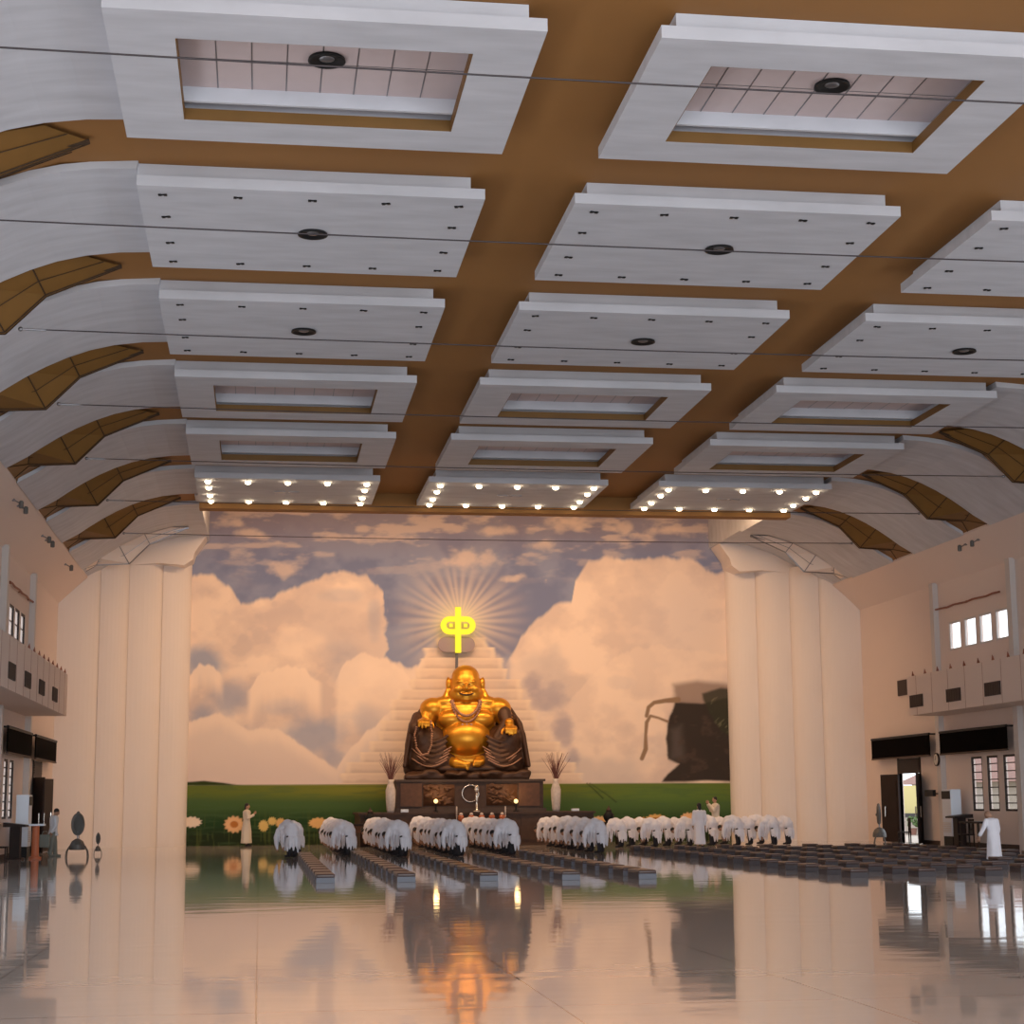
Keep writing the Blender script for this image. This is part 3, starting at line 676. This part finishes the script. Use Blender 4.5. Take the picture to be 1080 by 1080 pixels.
def pjx(px, py, Y):
    d = Xc*((px-540)/FX) - Yc*((py-540)/FX) + fwd; k = Y/d.y; return Vector((d.x*k, Y, d.z*k+CAMZ))
for i, (px, py) in enumerate(((459.5, 845), (544, 845))):
    p = pjx(px, py, 70.0); q = thing('uplight', 'small round warm lamp before the pedestal, %s of the medallion' % ('left', 'right')[i], 'lamp', (p.x, 69.95, 1.3), 0, 'pedestal lamps')
    MB().lathe([(.10, 0), (.10, .03), (.03, .05), (.03, max(.1, p.z-1.3-.1))], seg=12).obj('foot', black, q); MB().ell((0, 0, p.z-1.3), .085, seg=14).obj('bulb', lampy, q, True)
    l = bpy.data.lights.new('uplight_glow', 'POINT'); l.energy = 5; l.color = (1, .65, .28); l.shadow_soft_size = .12
    o = bpy.data.objects.new('uplight_glow', l); C.objects.link(o); o.location = (p.x, 69.7, p.z+.3)
# rocky plinth + seated laughing buddha
tb = thing('buddha_statue', 'large golden laughing Buddha statue seated in dark robe', 'statue', (BX, BY, 2.57), 0)
tb.rotation_euler = (0, 0, -.06)
m = MB(); m.box(-2.5, 2.5, -1.35, 1.1, 0, .22)
for i in range(40): m.ell((random.uniform(-2.35, 2.35), random.uniform(-1.4, -.9), random.uniform(.17, .3)), (random.uniform(.15, .4), .2, random.uniform(.06, .15)), seg=8)
link('rock_base', fuse(m, .06, 2, name='rock_base'), bronze, tb)
Z0 = .30
def Zs(z): return z+Z0
b = MB()
E_ = lambda c, r, rot=None: b.ell((c[0], c[1], Zs(c[2])), r, rot, 44)
E_((0, .05, 1.9), (1.22, .8, 1.15)); E_((0, -.4, 1.35), (1.02, .78, .78)); E_((0, 0, 2.5), (1.45, .6, .45))
for s in (-1, 1):
    E_((s*.60, -.48, 2.12), (.55, .34, .36)); E_((s*1.32, .02, 2.55), (.55, .52, .48)); E_((s*.75, 0, 2.8), (.6, .45, .3))
    b.cap([(s*1.42, 0, Zs(2.45)), (s*1.72, -.25, Zs(1.95))], [.42, .32]); b.cap([(s*1.72, -.3, Zs(1.95)), (s*1.70, -1.0, Zs(1.95))], [.27, .17])
E_((0, 0, 2.95), (.56, .5, .42)); E_((0, -.08, 3.54), (.62, .60, .74)); E_((0, -.02, 3.84), (.57, .56, .50))
for s in (-1, 1):
    E_((s*.30, -.2, 3.12), (.40, .42, .36)); E_((s*.34, -.52, 3.33), (.20, .17, .15)); E_((s*.24, -.60, 3.62), (.19, .09, .045), (0, s*-.15, 0))
    E_((s*.22, -.60, 3.50), (.13, .07, .05)); E_((s*.70, .0, 3.56), (.11, .2, .30)); b.cap([(s*.71, -.05, Zs(3.35)), (s*.84, -.18, Zs(2.95))], [.10, .16]); E_((s*.10, -.72, 3.33), (.08, .08, .06))
E_((0, -.74, 3.40), (.08, .10, .16)); E_((0, -.54, 2.93), (.26, .16, .12)); E_((0, -.66, 3.14), (.24, .06, .05)); E_((0, -.62, 3.03), (.20, .07, .045))
# hands on the knees
for s, hx_, hz in ((-1, -1.72, 2.02), (1, 1.76, 1.74)):
    E_((hx_, -1.05, hz), (.26, .24, .13))
    for k in range(4):
        x = hx_-.20+.13*k; ln = [.24, .32, .30, .22][k if s < 0 else 3-k]; b.cap([(x, -1.2, Zs(hz+.02)), (x-.01, -1.36, Zs(hz-.06)), (x-.01, -1.38, Zs(hz-.06-ln*.7))], [.066, .06, .05], 8)
    b.cap([(hx_-s*.24, -1.05, Zs(hz-.02)), (hx_-s*.36, -1.18, Zs(hz-.12)), (hx_-s*.36, -1.24, Zs(hz-.24))], [.075, .065, .055], 8)
    b.cap([(s*1.70, -.6, Zs(1.93)), (hx_, -1.05, Zs(hz))], [.2, .16])
# feet
b.cap([(-.75, -.75, Zs(.42)), (-.45, -1.2, Zs(.34)), (-.08, -1.38, Zs(.26))], [.24, .22, .15]); b.cap([(.75, -.75, Zs(.45)), (.45, -1.15, Zs(.42)), (.40, -1.32, Zs(.34))], [.24, .22, .18])
for k in range(5):
    b.cap([(-.02, -1.40-.02*k, Zs(.36-.065*k)), (.10-.02*k, -1.42, Zs(.36-.068*k))], .048, 8); b.cap([(.26+.09*k, -1.36, Zs(.44-.02*k)), (.24+.09*k, -1.44, Zs(.24+.05*k))], .048, 8)
b.cap([(-.8, -.5, Zs(.5)), (0, -.5, Zs(.45)), (.8, -.5, Zs(.5))], .3)
link('body', fuse(b, .034, 5, name='buddha_body'), gold, tb)
b = MB()
for s in (-1, 1):
    E_((s*1.50, -.25, .95), (.85, .85, .98)); E_((s*1.72, -.55, 1.25), (.50, .55, .55)); E_((s*1.95, -.1, .55), (.50, .8, .75)); E_((s*1.1, -.75, .40), (.75, .50, .42))
    b.cap([(s*1.72, .15, Zs(2.42 if s < 0 else 2.5)), (s*2.0, -.1, Zs(1.85)), (s*2.1, -.25, Zs(1.1)), (s*2.2, -.2, Zs(.15))], [.22, .34, .38, .34])
E_((0, -.65, .12), (2.1, .66, .24)); E_((0, .45, 1.5), (1.7, .5, 1.3))
b.cap([(1.55, -.35, Zs(2.35)), (1.62, -.62, Zs(1.9)), (1.2, -.8, Zs(1.35))], [.30, .26, .2])
b.cap([(-1.95, -.2, Zs(2.2)), (-2.05, -.75, Zs(1.75))], [.25, .3])
for s in (-1, 1):
    for k in range(5): b.cap([(s*(1.75+.08*k), .05-.16*k, Zs(2.35-.06*k)), (s*(2.08+.05*k), -.25-.12*k, Zs(1.5)), (s*(2.25+.06*k), -.3-.14*k, Zs(.25))], [.09, .11, .09], 10)
for s in (-1, 1):
    for k in range(6):
        x0, x1 = s*(.75+.04*k), s*(2.25-.06*k); za, zb = 1.45-.22*k, 1.75-.24*k
        b.tube([(x0+(x1-x0)*u, -1.02-.10*math.sin(PI*u)+.40*u*u-.03*k, Zs(max(.12, za+(zb-za)*u-(.40-.03*k)*math.sin(PI*u)))) for u in [i/12 for i in range(13)]], .075, 8)
link('robe', fuse(b, .04, 1, name='buddha_robe'), bronze, tb)
# rope-like fold lines over both legs
for s in (-1, 1):
    m = MB()
    for k in range(5):
        x0, x1 = s*(.62+.05*k), s*(2.2-.12*(k % 2)); za, zb = 1.00-.13*k, 1.35-.20*k; dp = .42-.03*k
        P = []
        for i in range(15):
            u = i/14; x = x0+(x1-x0)*u; z = za+(zb-za)*u-dp*math.sin(PI*u)
            y = -1.12-.05*math.sin(PI*u)+.42*u*u-.12*k*.3; P.append((x, y, Zs(max(z, .08))))
        m.tube(P, .028, 6)
    m.obj('robe_fold', rosegold, tb, True)
m = MB()
for rx, dz, rr_ in ((.54, .62, .045), (.60, .86, .04)):
    for i in range(27):
        a = PI*i/26; m.ell((rx*math.cos(a), -.45-.42*max(0, math.sin(a))**.8, Zs(2.86-dz*max(0, math.sin(a))**1.2)), rr_*1.35, seg=8)
for x in (-.17, 0, .17): m.ell((x, -.93, Zs(1.86)), (.07, .05, .07), seg=10)
m.obj('necklace', rosegold, tb, True)
m = MB()
loop = [(-1.46, -1.30, 2.0), (-1.42, -1.42, 1.5), (-1.44, -1.40, 1.05), (-1.58, -1.36, .72), (-1.80, -1.30, .66), (-2.02, -1.2, .95), (-2.1, -1.15, 1.45), (-2.0, -1.2, 1.85)]
for a, b_ in zip(loop, loop[1:]):
    for k in range(5): p = Vector(a).lerp(Vector(b_), k/5); m.ell((p.x, p.y, Zs(p.z)), .045, seg=8)
m.obj('prayer_beads', rosegold, tb, True)
m = MB()
m.tube([(x, -.755+abs(x)*.5*abs(x)*2, Zs(3.08+1.1*x*x)) for x in [-.28+.07*k for k in range(9)]], .035, 6)
for s in (-1, 1): m.tube([(s*(.10+.06*k), -.665+.02*k, Zs(3.505+.05*math.sin(PI*k/4))) for k in range(5)], .022, 6)
m.obj('smile_and_eyelids', bronze, tb, True)

# glowing emblem on the mural
ts = thing('neon_emblem', 'glowing yellow emblem on a pole above the statue', 'sign', (8.15, 73.55, 8.85))
def stadium(hw, hh, n=10):
    P = []
    for s, a0 in ((1, -PI/2), (-1, PI/2)):
        for k in range(n+1): a = a0+PI*k/n; P.append((s*(hw-hh)+hh*math.cos(a), hh*math.sin(a)))
    return P
m = MB(); A = [(x, z+.17) for x, z in stadium(.74, .38)]; B_ = [(x, z+.17) for x, z in stadium(.50, .16)]; n = len(A)
for y0, y1 in ((-.08, .04),):
    va = [m.bm.verts.new((p[0], y0, p[1])) for p in A]; vb = [m.bm.verts.new((p[0], y0, p[1])) for p in B_]; vc = [m.bm.verts.new((p[0], y1, p[1])) for p in A]; vd = [m.bm.verts.new((p[0], y1, p[1])) for p in B_]
    for i in range(n):
        j = (i+1) % n
        for q in ((va[i], va[j], vb[j], vb[i]), (vc[i], vd[i], vd[j], vc[j]), (va[i], vc[i], vc[j], va[j]), (vb[i], vb[j], vd[j], vd[i])): m.bm.faces.new(q)
m.obj('rounded_ring', neon, ts); MB().box(-.12, .12, -.10, .06, -.98, .94).obj('upright_bar', neon, ts)
MB().box(-.37, -.23, -.06, .02, .10, .24).box(.25, .39, -.06, .02, .10, .24).obj('inner_square', neon, ts)
MB().tube([(-.05, .08, -1.0), (-.05, .08, -7.55)], .06, 8).obj('pole', steel, ts)
m = MB(); q = stadium(.78, .32); m.prism([(x-.05, z-.62) for x, z in q], .14, .2); m.obj('grey_plate', mat('grey_plate_tint', (.33, .25, .27), .5), ts)  # flat grey rounded plate, set lower down behind the ring

# vases with dry twigs
def vase(px, label):
    p = pjx(px, 855, 69.7); t = thing('twig_vase', label, 'vase', (p.x, 69.7, 1.3), 0, 'tall vases of dry twigs')
    MB().lathe([(.13, 0), (.16, .1), (.19, .5), (.20, .85), (.13, 1.08), (.10, 1.15), (.15, 1.27), (.12, 1.25)], seg=18).obj('vase', porcel, t, True)
    m = MB()
    for k in range(46):
        a = random.uniform(0, 2*PI); r = random.uniform(.1, .62); h = random.uniform(.65, 1.15)
        m.tube([(0, 0, 1.1), (r*.35*math.cos(a), r*.35*math.sin(a), 1.1+h*.5), (r*math.cos(a)+random.uniform(-.05, .05), r*math.sin(a), 1.2+h)], [.012, .011, .006], 4)
    m.obj('twigs', twig, t)
vase(412, 'patterned white vase of dry twigs left of the pedestal'); vase(586.5, 'patterned white vase of dry twigs right of the pedestal')
# central standing lamp before the medallion
p = pjx(503, 856, 69.6); t = thing('altar_lamp', 'silver altar lamp with dish in front of the medallion', 'lamp', (p.x, 69.65, 1.3))
MB().lathe([(.16, 0), (.14, .04), (.05, .08), (.035, .4), (.06, .48), (.04, .62), (.05, .75)], seg=16).obj('stand', silver, t, True); MB().ell((0, 0, .88), (.10, .10, .17), seg=14).obj('flame_globe', silver, t, True)
# offering table with cups and candlesticks
t = thing('offering_table', 'low red-brown offering table in front of the stage', 'table', (8.5, 68.7, 0))
MB().rbox(-1.05, 1.05, -.35, .35, .74, .82, .015).obj('tabletop', relief, t)
for x in (-.95, .95):
    for y in (-.28, .28): MB().box(x-.05, x+.05, y-.05, y+.05, 0, .74).obj('leg', relief, t)
MB().box(-.9, .9, -.34, -.30, .5, .74).obj('apron', carved, t)
for k in range(5):
    x = 8.5-.8+.4*k; t = thing('offering_cup', 'amber glass cup on the offering table, %s from the left' % ['first', 'second', 'third', 'fourth', 'fifth'][k], 'cup', (x, 68.6, .82), 0, 'offering cups')
    MB().lathe([(.07, 0), (.06, .02), (.02, .06), (.02, .12), (.10, .16), (.12, .28), (.10, .36)], seg=14).obj('bowl', amber, t, True); MB().ell((0, -.02, .40), (.07, .07, .06), seg=10).obj('offering', porcel, t, True)
for x, sn in ((7.55, 'left'), (9.45, 'right')):
    t = thing('candlestick', 'tall candlestick with white candle, %s end of the offering table' % sn, 'candlestick', (x, 68.75, .82), 0, 'candlesticks')
    MB().lathe([(.08, 0), (.07, .02), (.02, .05), (.02, .3), (.05, .32)], seg=12).obj('stick', silver, t, True); MB().lathe([(.03, .32), (.03, .66), (.01, .7)], seg=10).obj('candle', porcel, t, True)
tag(MB().rbox(5.45, 5.75, 69.5, 69.7, 1.3, 1.42, .02).obj('gift_box', acw), 'small white box on the stage beside the left vase', 'box')
tag(MB().rbox(12.2, 12.5, 69.5, 69.7, 1.3, 1.40, .02).obj('gift_box', acw), 'small white box on the right end of the stage', 'box')
for px, sn in ((393, 'left'), (645, 'right')):
    p = pjx(px, 880, 68.9); t = thing('side_altar', 'small dark altar table standing at the %s end of the stage' % sn, 'table', (p.x-.4, 68.9, 0))
    MB().box(-.75, .75, -.3, .3, .8, .88).obj('tabletop', dark, t)
    for x in (-.65, .65): MB().box(x-.05, x+.05, -.25, .25, 0, .8).obj('leg', dark, t)
    MB().box(-.6, .6, -.26, -.22, .55, .8).obj('apron', relief, t)
    t = thing('urn', 'dark lidded urn on the %s altar table' % sn, 'urn', (p.x-.1, 68.9, .88), 0, 'dark urns')
    MB().lathe([(.12, 0), (.2, .12), (.22, .25), (.12, .38), (.10, .42)], seg=16).obj('body', black, t, True); MB().lathe([(.12, .42), (.08, .5), (.02, .56), (.03, .62)], seg=12).obj('lid', carved, t, True)

# ------------------------------------------------------------------ kneelers
def kneeler_proto(dep, board=None):
    t = thing('kneeler', 'x', 'kneeler', (0, 0, 0)); 
    MB().box(-.19, .19, 0, dep, 0, .11).obj('base', kbase, t)
    MB().box(-.192, .192, -.006, 0, .005, .115).obj('front_board', board or kend, t)
    b = bmesh.new(); q = MB(); q.bm = b; q.box(-.195, .195, -.005, dep+.005, .11, .19); bmesh.ops.bevel(b, geom=b.edges[:], offset=.03, segments=3, affect='EDGES', profile=.6)
    MB().merge(b).obj('cushion', leather, t, True); return t
LK, RK = kneeler_proto(1.15), kneeler_proto(.62, kbase)
usedL = usedR = False
LX = [1.38, 3.06, 4.80, 6.55, 8.20]; LN = ['leftmost', 'second', 'third', 'fourth', 'fifth']
for c, x in enumerate(LX):
    for i in range((11, 12, 11, 10, 11)[c]):
        o = LK if not usedL else copy_tree(LK); usedL = True
        o.location = (x, 37.5+1.66*i, 0); o['group'] = 'long brown kneelers in the left block'
        o['label'] = 'long brown padded kneeler, %s from viewer in the %s line of left block' % (ORD[i], LN[c])
for c in range(7):
    x = 12.62+1.5*c
    for i in range(15):
        y = 36.75+1.58*i
        if x/y > .47: continue
        o = RK if not usedR else copy_tree(RK); usedR = True
        o.location = (x, y, 0); o['group'] = 'short brown kneelers in the right block'
        o['label'] = 'short dark padded kneeler in right block, %s line from its left, %s row back' % (['first', 'second', 'third', 'fourth', 'fifth', 'sixth', 'seventh'][c], ORD[i])

# ------------------------------------------------------------------ people
def hand(m, p, d, side, s=1.0):
    """palm, four unequal bent fingers and a side thumb; d = pointing direction"""
    d = Vector(d).normalized(); u = Vector(side).normalized(); n = d.cross(u)
    p = Vector(p); m.ell(p+d*.045, (.038*s, .038*s, .042*s), seg=8)
    for k, ln in enumerate((.062, .074, .070, .054)):
        b0 = p+d*.08+u*(.024*(1.5-k)); m.tube([b0-d*.03, b0+d*ln*.5+n*.006, b0+d*ln+n*.022], [.010, .009, .007], 6)
    b0 = p+d*.03+u*.036; m.tube([b0, b0+u*.022+d*.03, b0+u*.024+d*.055+n*.01], [.012, .010, .008], 6)
def head(m, hm, c, d, s=1.0, long_hair=False, bun=False):
    """c head centre, d facing direction"""
    d = Vector(d).normalized(); up = Vector((0, 0, 1)) if abs(d.z) < .8 else Vector((1, 0, 0)); r = d.cross(up).normalized(); up = r.cross(d)
    R = Matrix((r, d, up)).transposed().to_euler(); P = lambda x, y, z: Vector(c)+r*x+d*y+up*z
    m.ell(P(0, 0, 0), (.073, .092, .108), R, 14); m.ell(P(0, .045, -.055), (.048, .045, .05), R, 10); m.ell(P(0, .098, -.012), (.013, .018, .026), R, 8)
    for sx in (-1, 1): m.ell(P(sx*.075, -.005, -.01), (.012, .022, .032), R, 8); m.ell(P(sx*.03, .078, .012), (.016, .012, .010), R, 8)
    m.ell(P(0, .085, -.052), (.026, .012, .008), R, 8)
    hm.ell(P(0, -.022, .030), (.082, .092, .092), R, 14)
    if long_hair: hm.ell(P(0, -.075, -.05), (.065, .04, .11), R, 10)
    if bun: hm.ell(P(0, -.11, .03), .035, seg=8)
def person(name, label, group=None): return thing(name, label, 'person', (0, 0, 0), 0, group)
def bowed_proto(variant):
    t = person('person', 'x'); sk = MB(); hr = MB(); r = random.Random(variant); a = (variant % 2)*.05
    # skin body: legs, torso, arms, head; facing +x, bent far forward at the hips
    hip = (0, 0, .84); sh = (.46, 0, .84-a); 
    sk.cap([(-.02, 0, .86), (.22, 0, .93), (.45, 0, .86-a)], [.12, .12, .12])
    for s in (-1, 1):
        sk.cap([(0, s*.09, .84), (.03, s*.10, .46), (0, s*.10, .08)], [.085, .055, .038], 8); sk.cap([(0, s*.10, .04), (.16, s*.11, .03)], [.035, .028], 8)
        sk.cap([(.45, s*.17, .84-a), (.50, s*.2, .56), (.52, s*.14, .34)], [.05, .038, .028], 8)
    sk.cap([(.50, 0, .82-a), (.60, 0, .74-a)], [.05, .05], 8); hd = MB(); head(sk, hd, (.67, 0, .66-a), (.5, 0, -.85))
    ex = MB(); hand(ex, (.52, .14, .33), (.1, 0, -1), (1, 0, 0)); hand(ex, (.52, -.14, .33), (.1, 0, -1), (1, 0, 0))
    link('body', fuse(sk, .02, 2, ex, 'bowed_body'), skin, t)
    link('hair', hd.mesh('hair', True), hairm, t)
    tr = MB()
    for s in (-1, 1): tr.cap([(0, s*.095, .7), (.03, s*.105, .4), (0, s*.105, .10)], [.10, .085, .08], 8); tr.cap([(0, s*.105, .05), (.17, s*.115, .04)], [.05, .042], 8)
    link('trousers', fuse(tr, .025, 2, name='trousers'), blackcloth, t)
    rb = MB(); rb.cap([(-.03, 0, .80), (.05, 0, .90), (.22, 0, .97), (.38, 0, .94-a), (.50, 0, .84-a)], [.17, .19, .185, .18, .13])
    rb.ell((.02, .06, .80), (.17, .19, .2)); rb.ell((.02, -.06, .80), (.17, .19, .2)); rb.ell((.3, .08, .9-a*.5), (.2, .17, .14)); rb.ell((.3, -.08, .9-a*.5), (.2, .17, .14))
    # skirt of the robe, falling from the hips in folds
    n = 28; lv = [(.84, .15, .17), (.66, .15, .18), (.54, .15, .18)]; rings = []
    for z, rx, ry in lv:
        rings.append([rb.bm.verts.new((-.04+.02*(z-.8)+(rx+(.022*math.cos(k*PI*.5+variant))*(.9-z)*1.4)*math.cos(2*PI*k/n), (ry+.02*math.cos(k*PI*.5)*(.9-z)*1.4)*math.sin(2*PI*k/n), z)) for k in range(n)])
    for p_, q_ in zip(rings, rings[1:]):
        for k in range(n): rb.bm.faces.new((p_[k], p_[(k+1) % n], q_[(k+1) % n], q_[k]))
    rb.bm.faces.new(rings[0]); rb.bm.faces.new(rings[-1][::-1])
    for q in range(9):
        an = 2*PI*q/9+variant*.4; cx_, cy_ = -.04+.11*math.cos(an), .14*math.sin(an); zz = r.uniform(.12, .36)
        rb.tube([(cx_, cy_, .60), (cx_*1.25, cy_*1.2, .42), (cx_*1.4+.0, cy_*1.35, zz)], [.085, .065, .022], 8)
    for q in range(3):
        rb.tube([(.14+.1*q, -.17, .86), (.15+.1*q, -.2, .70), (.16+.1*q, -.2, .52-.1*r.random())], [.05, .04, .012], 6); rb.tube([(.14+.1*q, .17, .86), (.15+.1*q, .2, .70), (.16+.1*q, .2, .52-.1*r.random())], [.05, .04, .012], 6)
    for s in (-1, 1): rb.cap([(.44, s*.17, .86-a), (.50, s*.2, .60), (.52, s*.17, .40), (.50, s*.16, .20+r.uniform(0, .08))], [.085, .085, .07, .03], 10)
    link('robe', fuse(rb, .019, 1, name='bowed_robe'), robe, t)
    return t
protos = [bowed_proto(k) for k in (0, 1, 2, 3)]; used = [False]*4
def put_bowed(x, y, rz, label, s=1.0, group='worshippers bowing in lines'):
    k = random.randint(0, 3)
    o = copy_tree(protos[k]) if used[k] else protos[k]; used[k] = True
    o.location = (x, y, 0); o.rotation_euler = (0, 0, rz); o.scale = (s, s, s); o['label'] = label; o['group'] = group
lines = [(1.58, 59.4, 1, 3.6, 'leftmost'), (3.15, 57.6, 6, 1.9, 'second'), (4.75, 55.6, 8, 1.7, 'third'), (6.5, 55.4, 8, 1.65, 'fourth'), (8.3, 56.2, 7, 1.65, 'fifth'), (11.3, 57.2, 7, 1.6, 'sixth')]
for x, y0, n, st_, nm in lines:
    for i in range(n):
        put_bowed(x+random.uniform(-.05, .05)-.32, y0+i*st_, PI*.80+random.uniform(-.12, .12), 'white-robed person bowing low, %s from viewer in the %s line' % (ORD[i], nm), random.uniform(.96, 1.04))
put_bowed(1.02, 56.2, PI*.72, 'white-robed person bowing low at the far left of all lines', 1.02)
right_p = [(655, 891), (667, 893), (680, 892), (692, 894), (705, 892), (717, 893), (728, 892), (752, 891), (765, 892), (779, 892), (792, 893), (804, 892), (817, 891.5), (832, 893)]
for i, (px, py) in enumerate(right_p):
    p = pjx(px, py, 64.6+(i % 3)*1.3)
    put_bowed(p.x, p.y, PI*.82+random.uniform(-.15, .15), 'white-robed person bowing low behind right kneelers, %s counted from the left' % (['first']+ORD[1:])[i], random.uniform(.92, 1.0), 'worshippers bowing behind the right block')

def standing(name, label, loc, rz, h=1.62, cloth=cream, robe_long=True, arms='prayer', lean=0., head_down=0., trousers=None, hair_long=False, bald=False):
    """facing +x before rotation"""
    t = person(name, label); sk = MB(); hr = MB(); k = h/1.7
    def S(p): return (p[0]*k+lean*(p[2] if p[2] > .9 else .9)*0+lean*max(0, p[2]-.9)*k, p[1]*k, p[2]*k)
    for s in (-1, 1):
        st = .10*s if arms == 'walk' else 0
        sk.cap([S((0, s*.09, .92)), S((st*.5+.02, s*.095, .50)), S((st, s*.10, .09))], [.088*k, .058*k, .04*k], 10); sk.cap([S((st, s*.10, .04)), S((st+.17, s*.11, .03))], [.038*k, .03*k], 8)
    sk.cap([S((0, 0, .95)), S((0, 0, 1.15)), S((0, 0, 1.36))], [.13*k, .115*k, .12*k]); sk.cap([S((0, -.17, 1.39)), S((0, .17, 1.39))], .055*k); sk.cap([S((0, 0, 1.4)), S((.01+head_down*.03, 0, 1.5))], .05*k, 8)
    hd = MB(); head(sk, hd, S((.02+head_down*.09, 0, 1.60-head_down*.05)), (1, 0, -.1-head_down*.9), 1, hair_long)
    ex = MB(); sl = MB()
    for s in (-1, 1):
        if arms == 'prayer': P = [(0, s*.19, 1.38), (.06, s*.24, 1.12), (.30, s*.04, 1.26)]; dh, sd = (.35, 0, 1), (1, 0, 0)
        elif arms == 'raised': P = [(0, s*.19, 1.38), (.12, s*.22, 1.20), (.28, s*.06, 1.44)]; dh, sd = (.2, 0, 1), (1, 0, 0)
        elif arms == 'walk': P = [(0, s*.20, 1.38), (-.06*s, s*.24, 1.10), (.10*s, s*.24, .86)]; dh, sd = (.1*s, 0, -1), (1, 0, 0)
        elif arms == 'out' and s > 0: P = [(0, .20, 1.38), (.02, .34, 1.12), (.10, .46, .88)]; dh, sd = (.1, .3, -1), (1, 0, 0)
        else: P = [(0, s*.20, 1.38), (.02, s*.25, 1.10), (.10, s*.24, .86)]; dh, sd = (.1, 0, -1), (1, 0, 0)
        P = [S(p) for p in P]; sk.cap(P, [.05*k, .038*k, .028*k], 8); hand(ex, P[-1], dh, sd, k); sl.cap(P[:2]+[Vector(P[1]).lerp(Vector(P[2]), .85)], [.075*k, .068*k, .062*k], 10)
    link('body', fuse(sk, .018, 2, ex, 'person_body'), skin, t)
    if not bald: link('hair', hd.mesh('hair', True), hairm, t)
    rb = sl; prof = [(.06, 1.47), (.13, 1.44), (.185, 1.38), (.18, 1.2), (.155, 1.05), (.18, .90)]
    prof += [(.20, .6), (.215, .3), (.235, .12)] if robe_long else [(.19, .80), (.20, .74)]
    n = 24; rings = []
    for r, z in prof:
        sy = 1.15 if z > .8 else 1.0; sx = .88 if z > .8 else .95
        rings.append([rb.bm.verts.new(S(((r*sx+(.012*math.cos(j*PI*.5) if z < .8 else 0))*math.cos(2*PI*j/n), (r*sy+(.012*math.cos(j*PI*.5) if z < .8 else 0))*math.sin(2*PI*j/n), z))) for j in range(n)])
    for p_, q_ in zip(rings, rings[1:]):
        for j in range(n): rb.bm.faces.new((p_[j], q_[j], q_[(j+1) % n], p_[(j+1) % n]))
    rb.bm.faces.new(rings[0]); rb.bm.faces.new(rings[-1][::-1])
    link('robe' if robe_long else 'shirt', fuse(rb, .018, 2, name='robe'), cloth, t)
    tr = MB()
    for s in (-1, 1):
        st = .10*s if arms == 'walk' else 0
        if trousers: tr.cap([S((0, s*.09, .90)), S((st*.5+.02, s*.10, .5)), S((st, s*.105, .12))], [.12*k, .10*k, .085*k], 10)
        tr.cap([S((st, s*.105, .045)), S((st+.18, s*.11, .035))], [.05*k, .042*k], 8)
    link('trousers' if trousers else 'shoes', fuse(tr, .018, 2, name='shoes'), trousers or blackcloth, t)
    t.location = loc; t.rotation_euler = (0, 0, rz); return t
standing('person', 'person in long cream dress praying in front of the mural, left', (-.5, 72.6, 0), 0, 1.68, cream, True, 'prayer', hair_long=True)
p = pjx(746, 870, 70.5); standing('person', 'person in cream shirt with raised hands facing left before the mural', (p.x+.3, 70.3, 0), PI, 1.82, cream, True, 'raised')
p = pjx(738, 880, 63.2); standing('person', 'dark-haired person in white robe standing among bowed worshippers, back turned', (p.x, 63.2, 0), PI*.5, 1.56, robe, True, 'down', hair_long=True)
tp = standing('person', 'white-robed person with bowed head standing among the right kneelers', (18.82, 44.2, 0), PI*.62, 1.34, robe, True, 'out', .12, .9, bald=True)
p = pjx(56, 880, 60.5); pw = standing('person', 'person in white shirt and grey trousers carrying a bag, left wall', (p.x, 60.5, 0), .2, 1.55, acw, False, 'walk', .05, .5, trousers=greycloth, hair_long=False)
pw.scale = (1, 1, 1); tp.scale = (1.12, 1.12, 1)
t = thing('carry_bag', 'grey-green cloth bag held by the walking person at left', 'bag', (p.x-.22, 60.15, .30)); 
MB().rbox(-.17, .17, -.09, .09, 0, .42, .04).obj('pouch', greycloth, t, True); MB().tube([(-.1, 0, .4), (-.06, 0, .52), (.06, 0, .52), (.1, 0, .4)], .012, 6).obj('handle', greycloth, t)
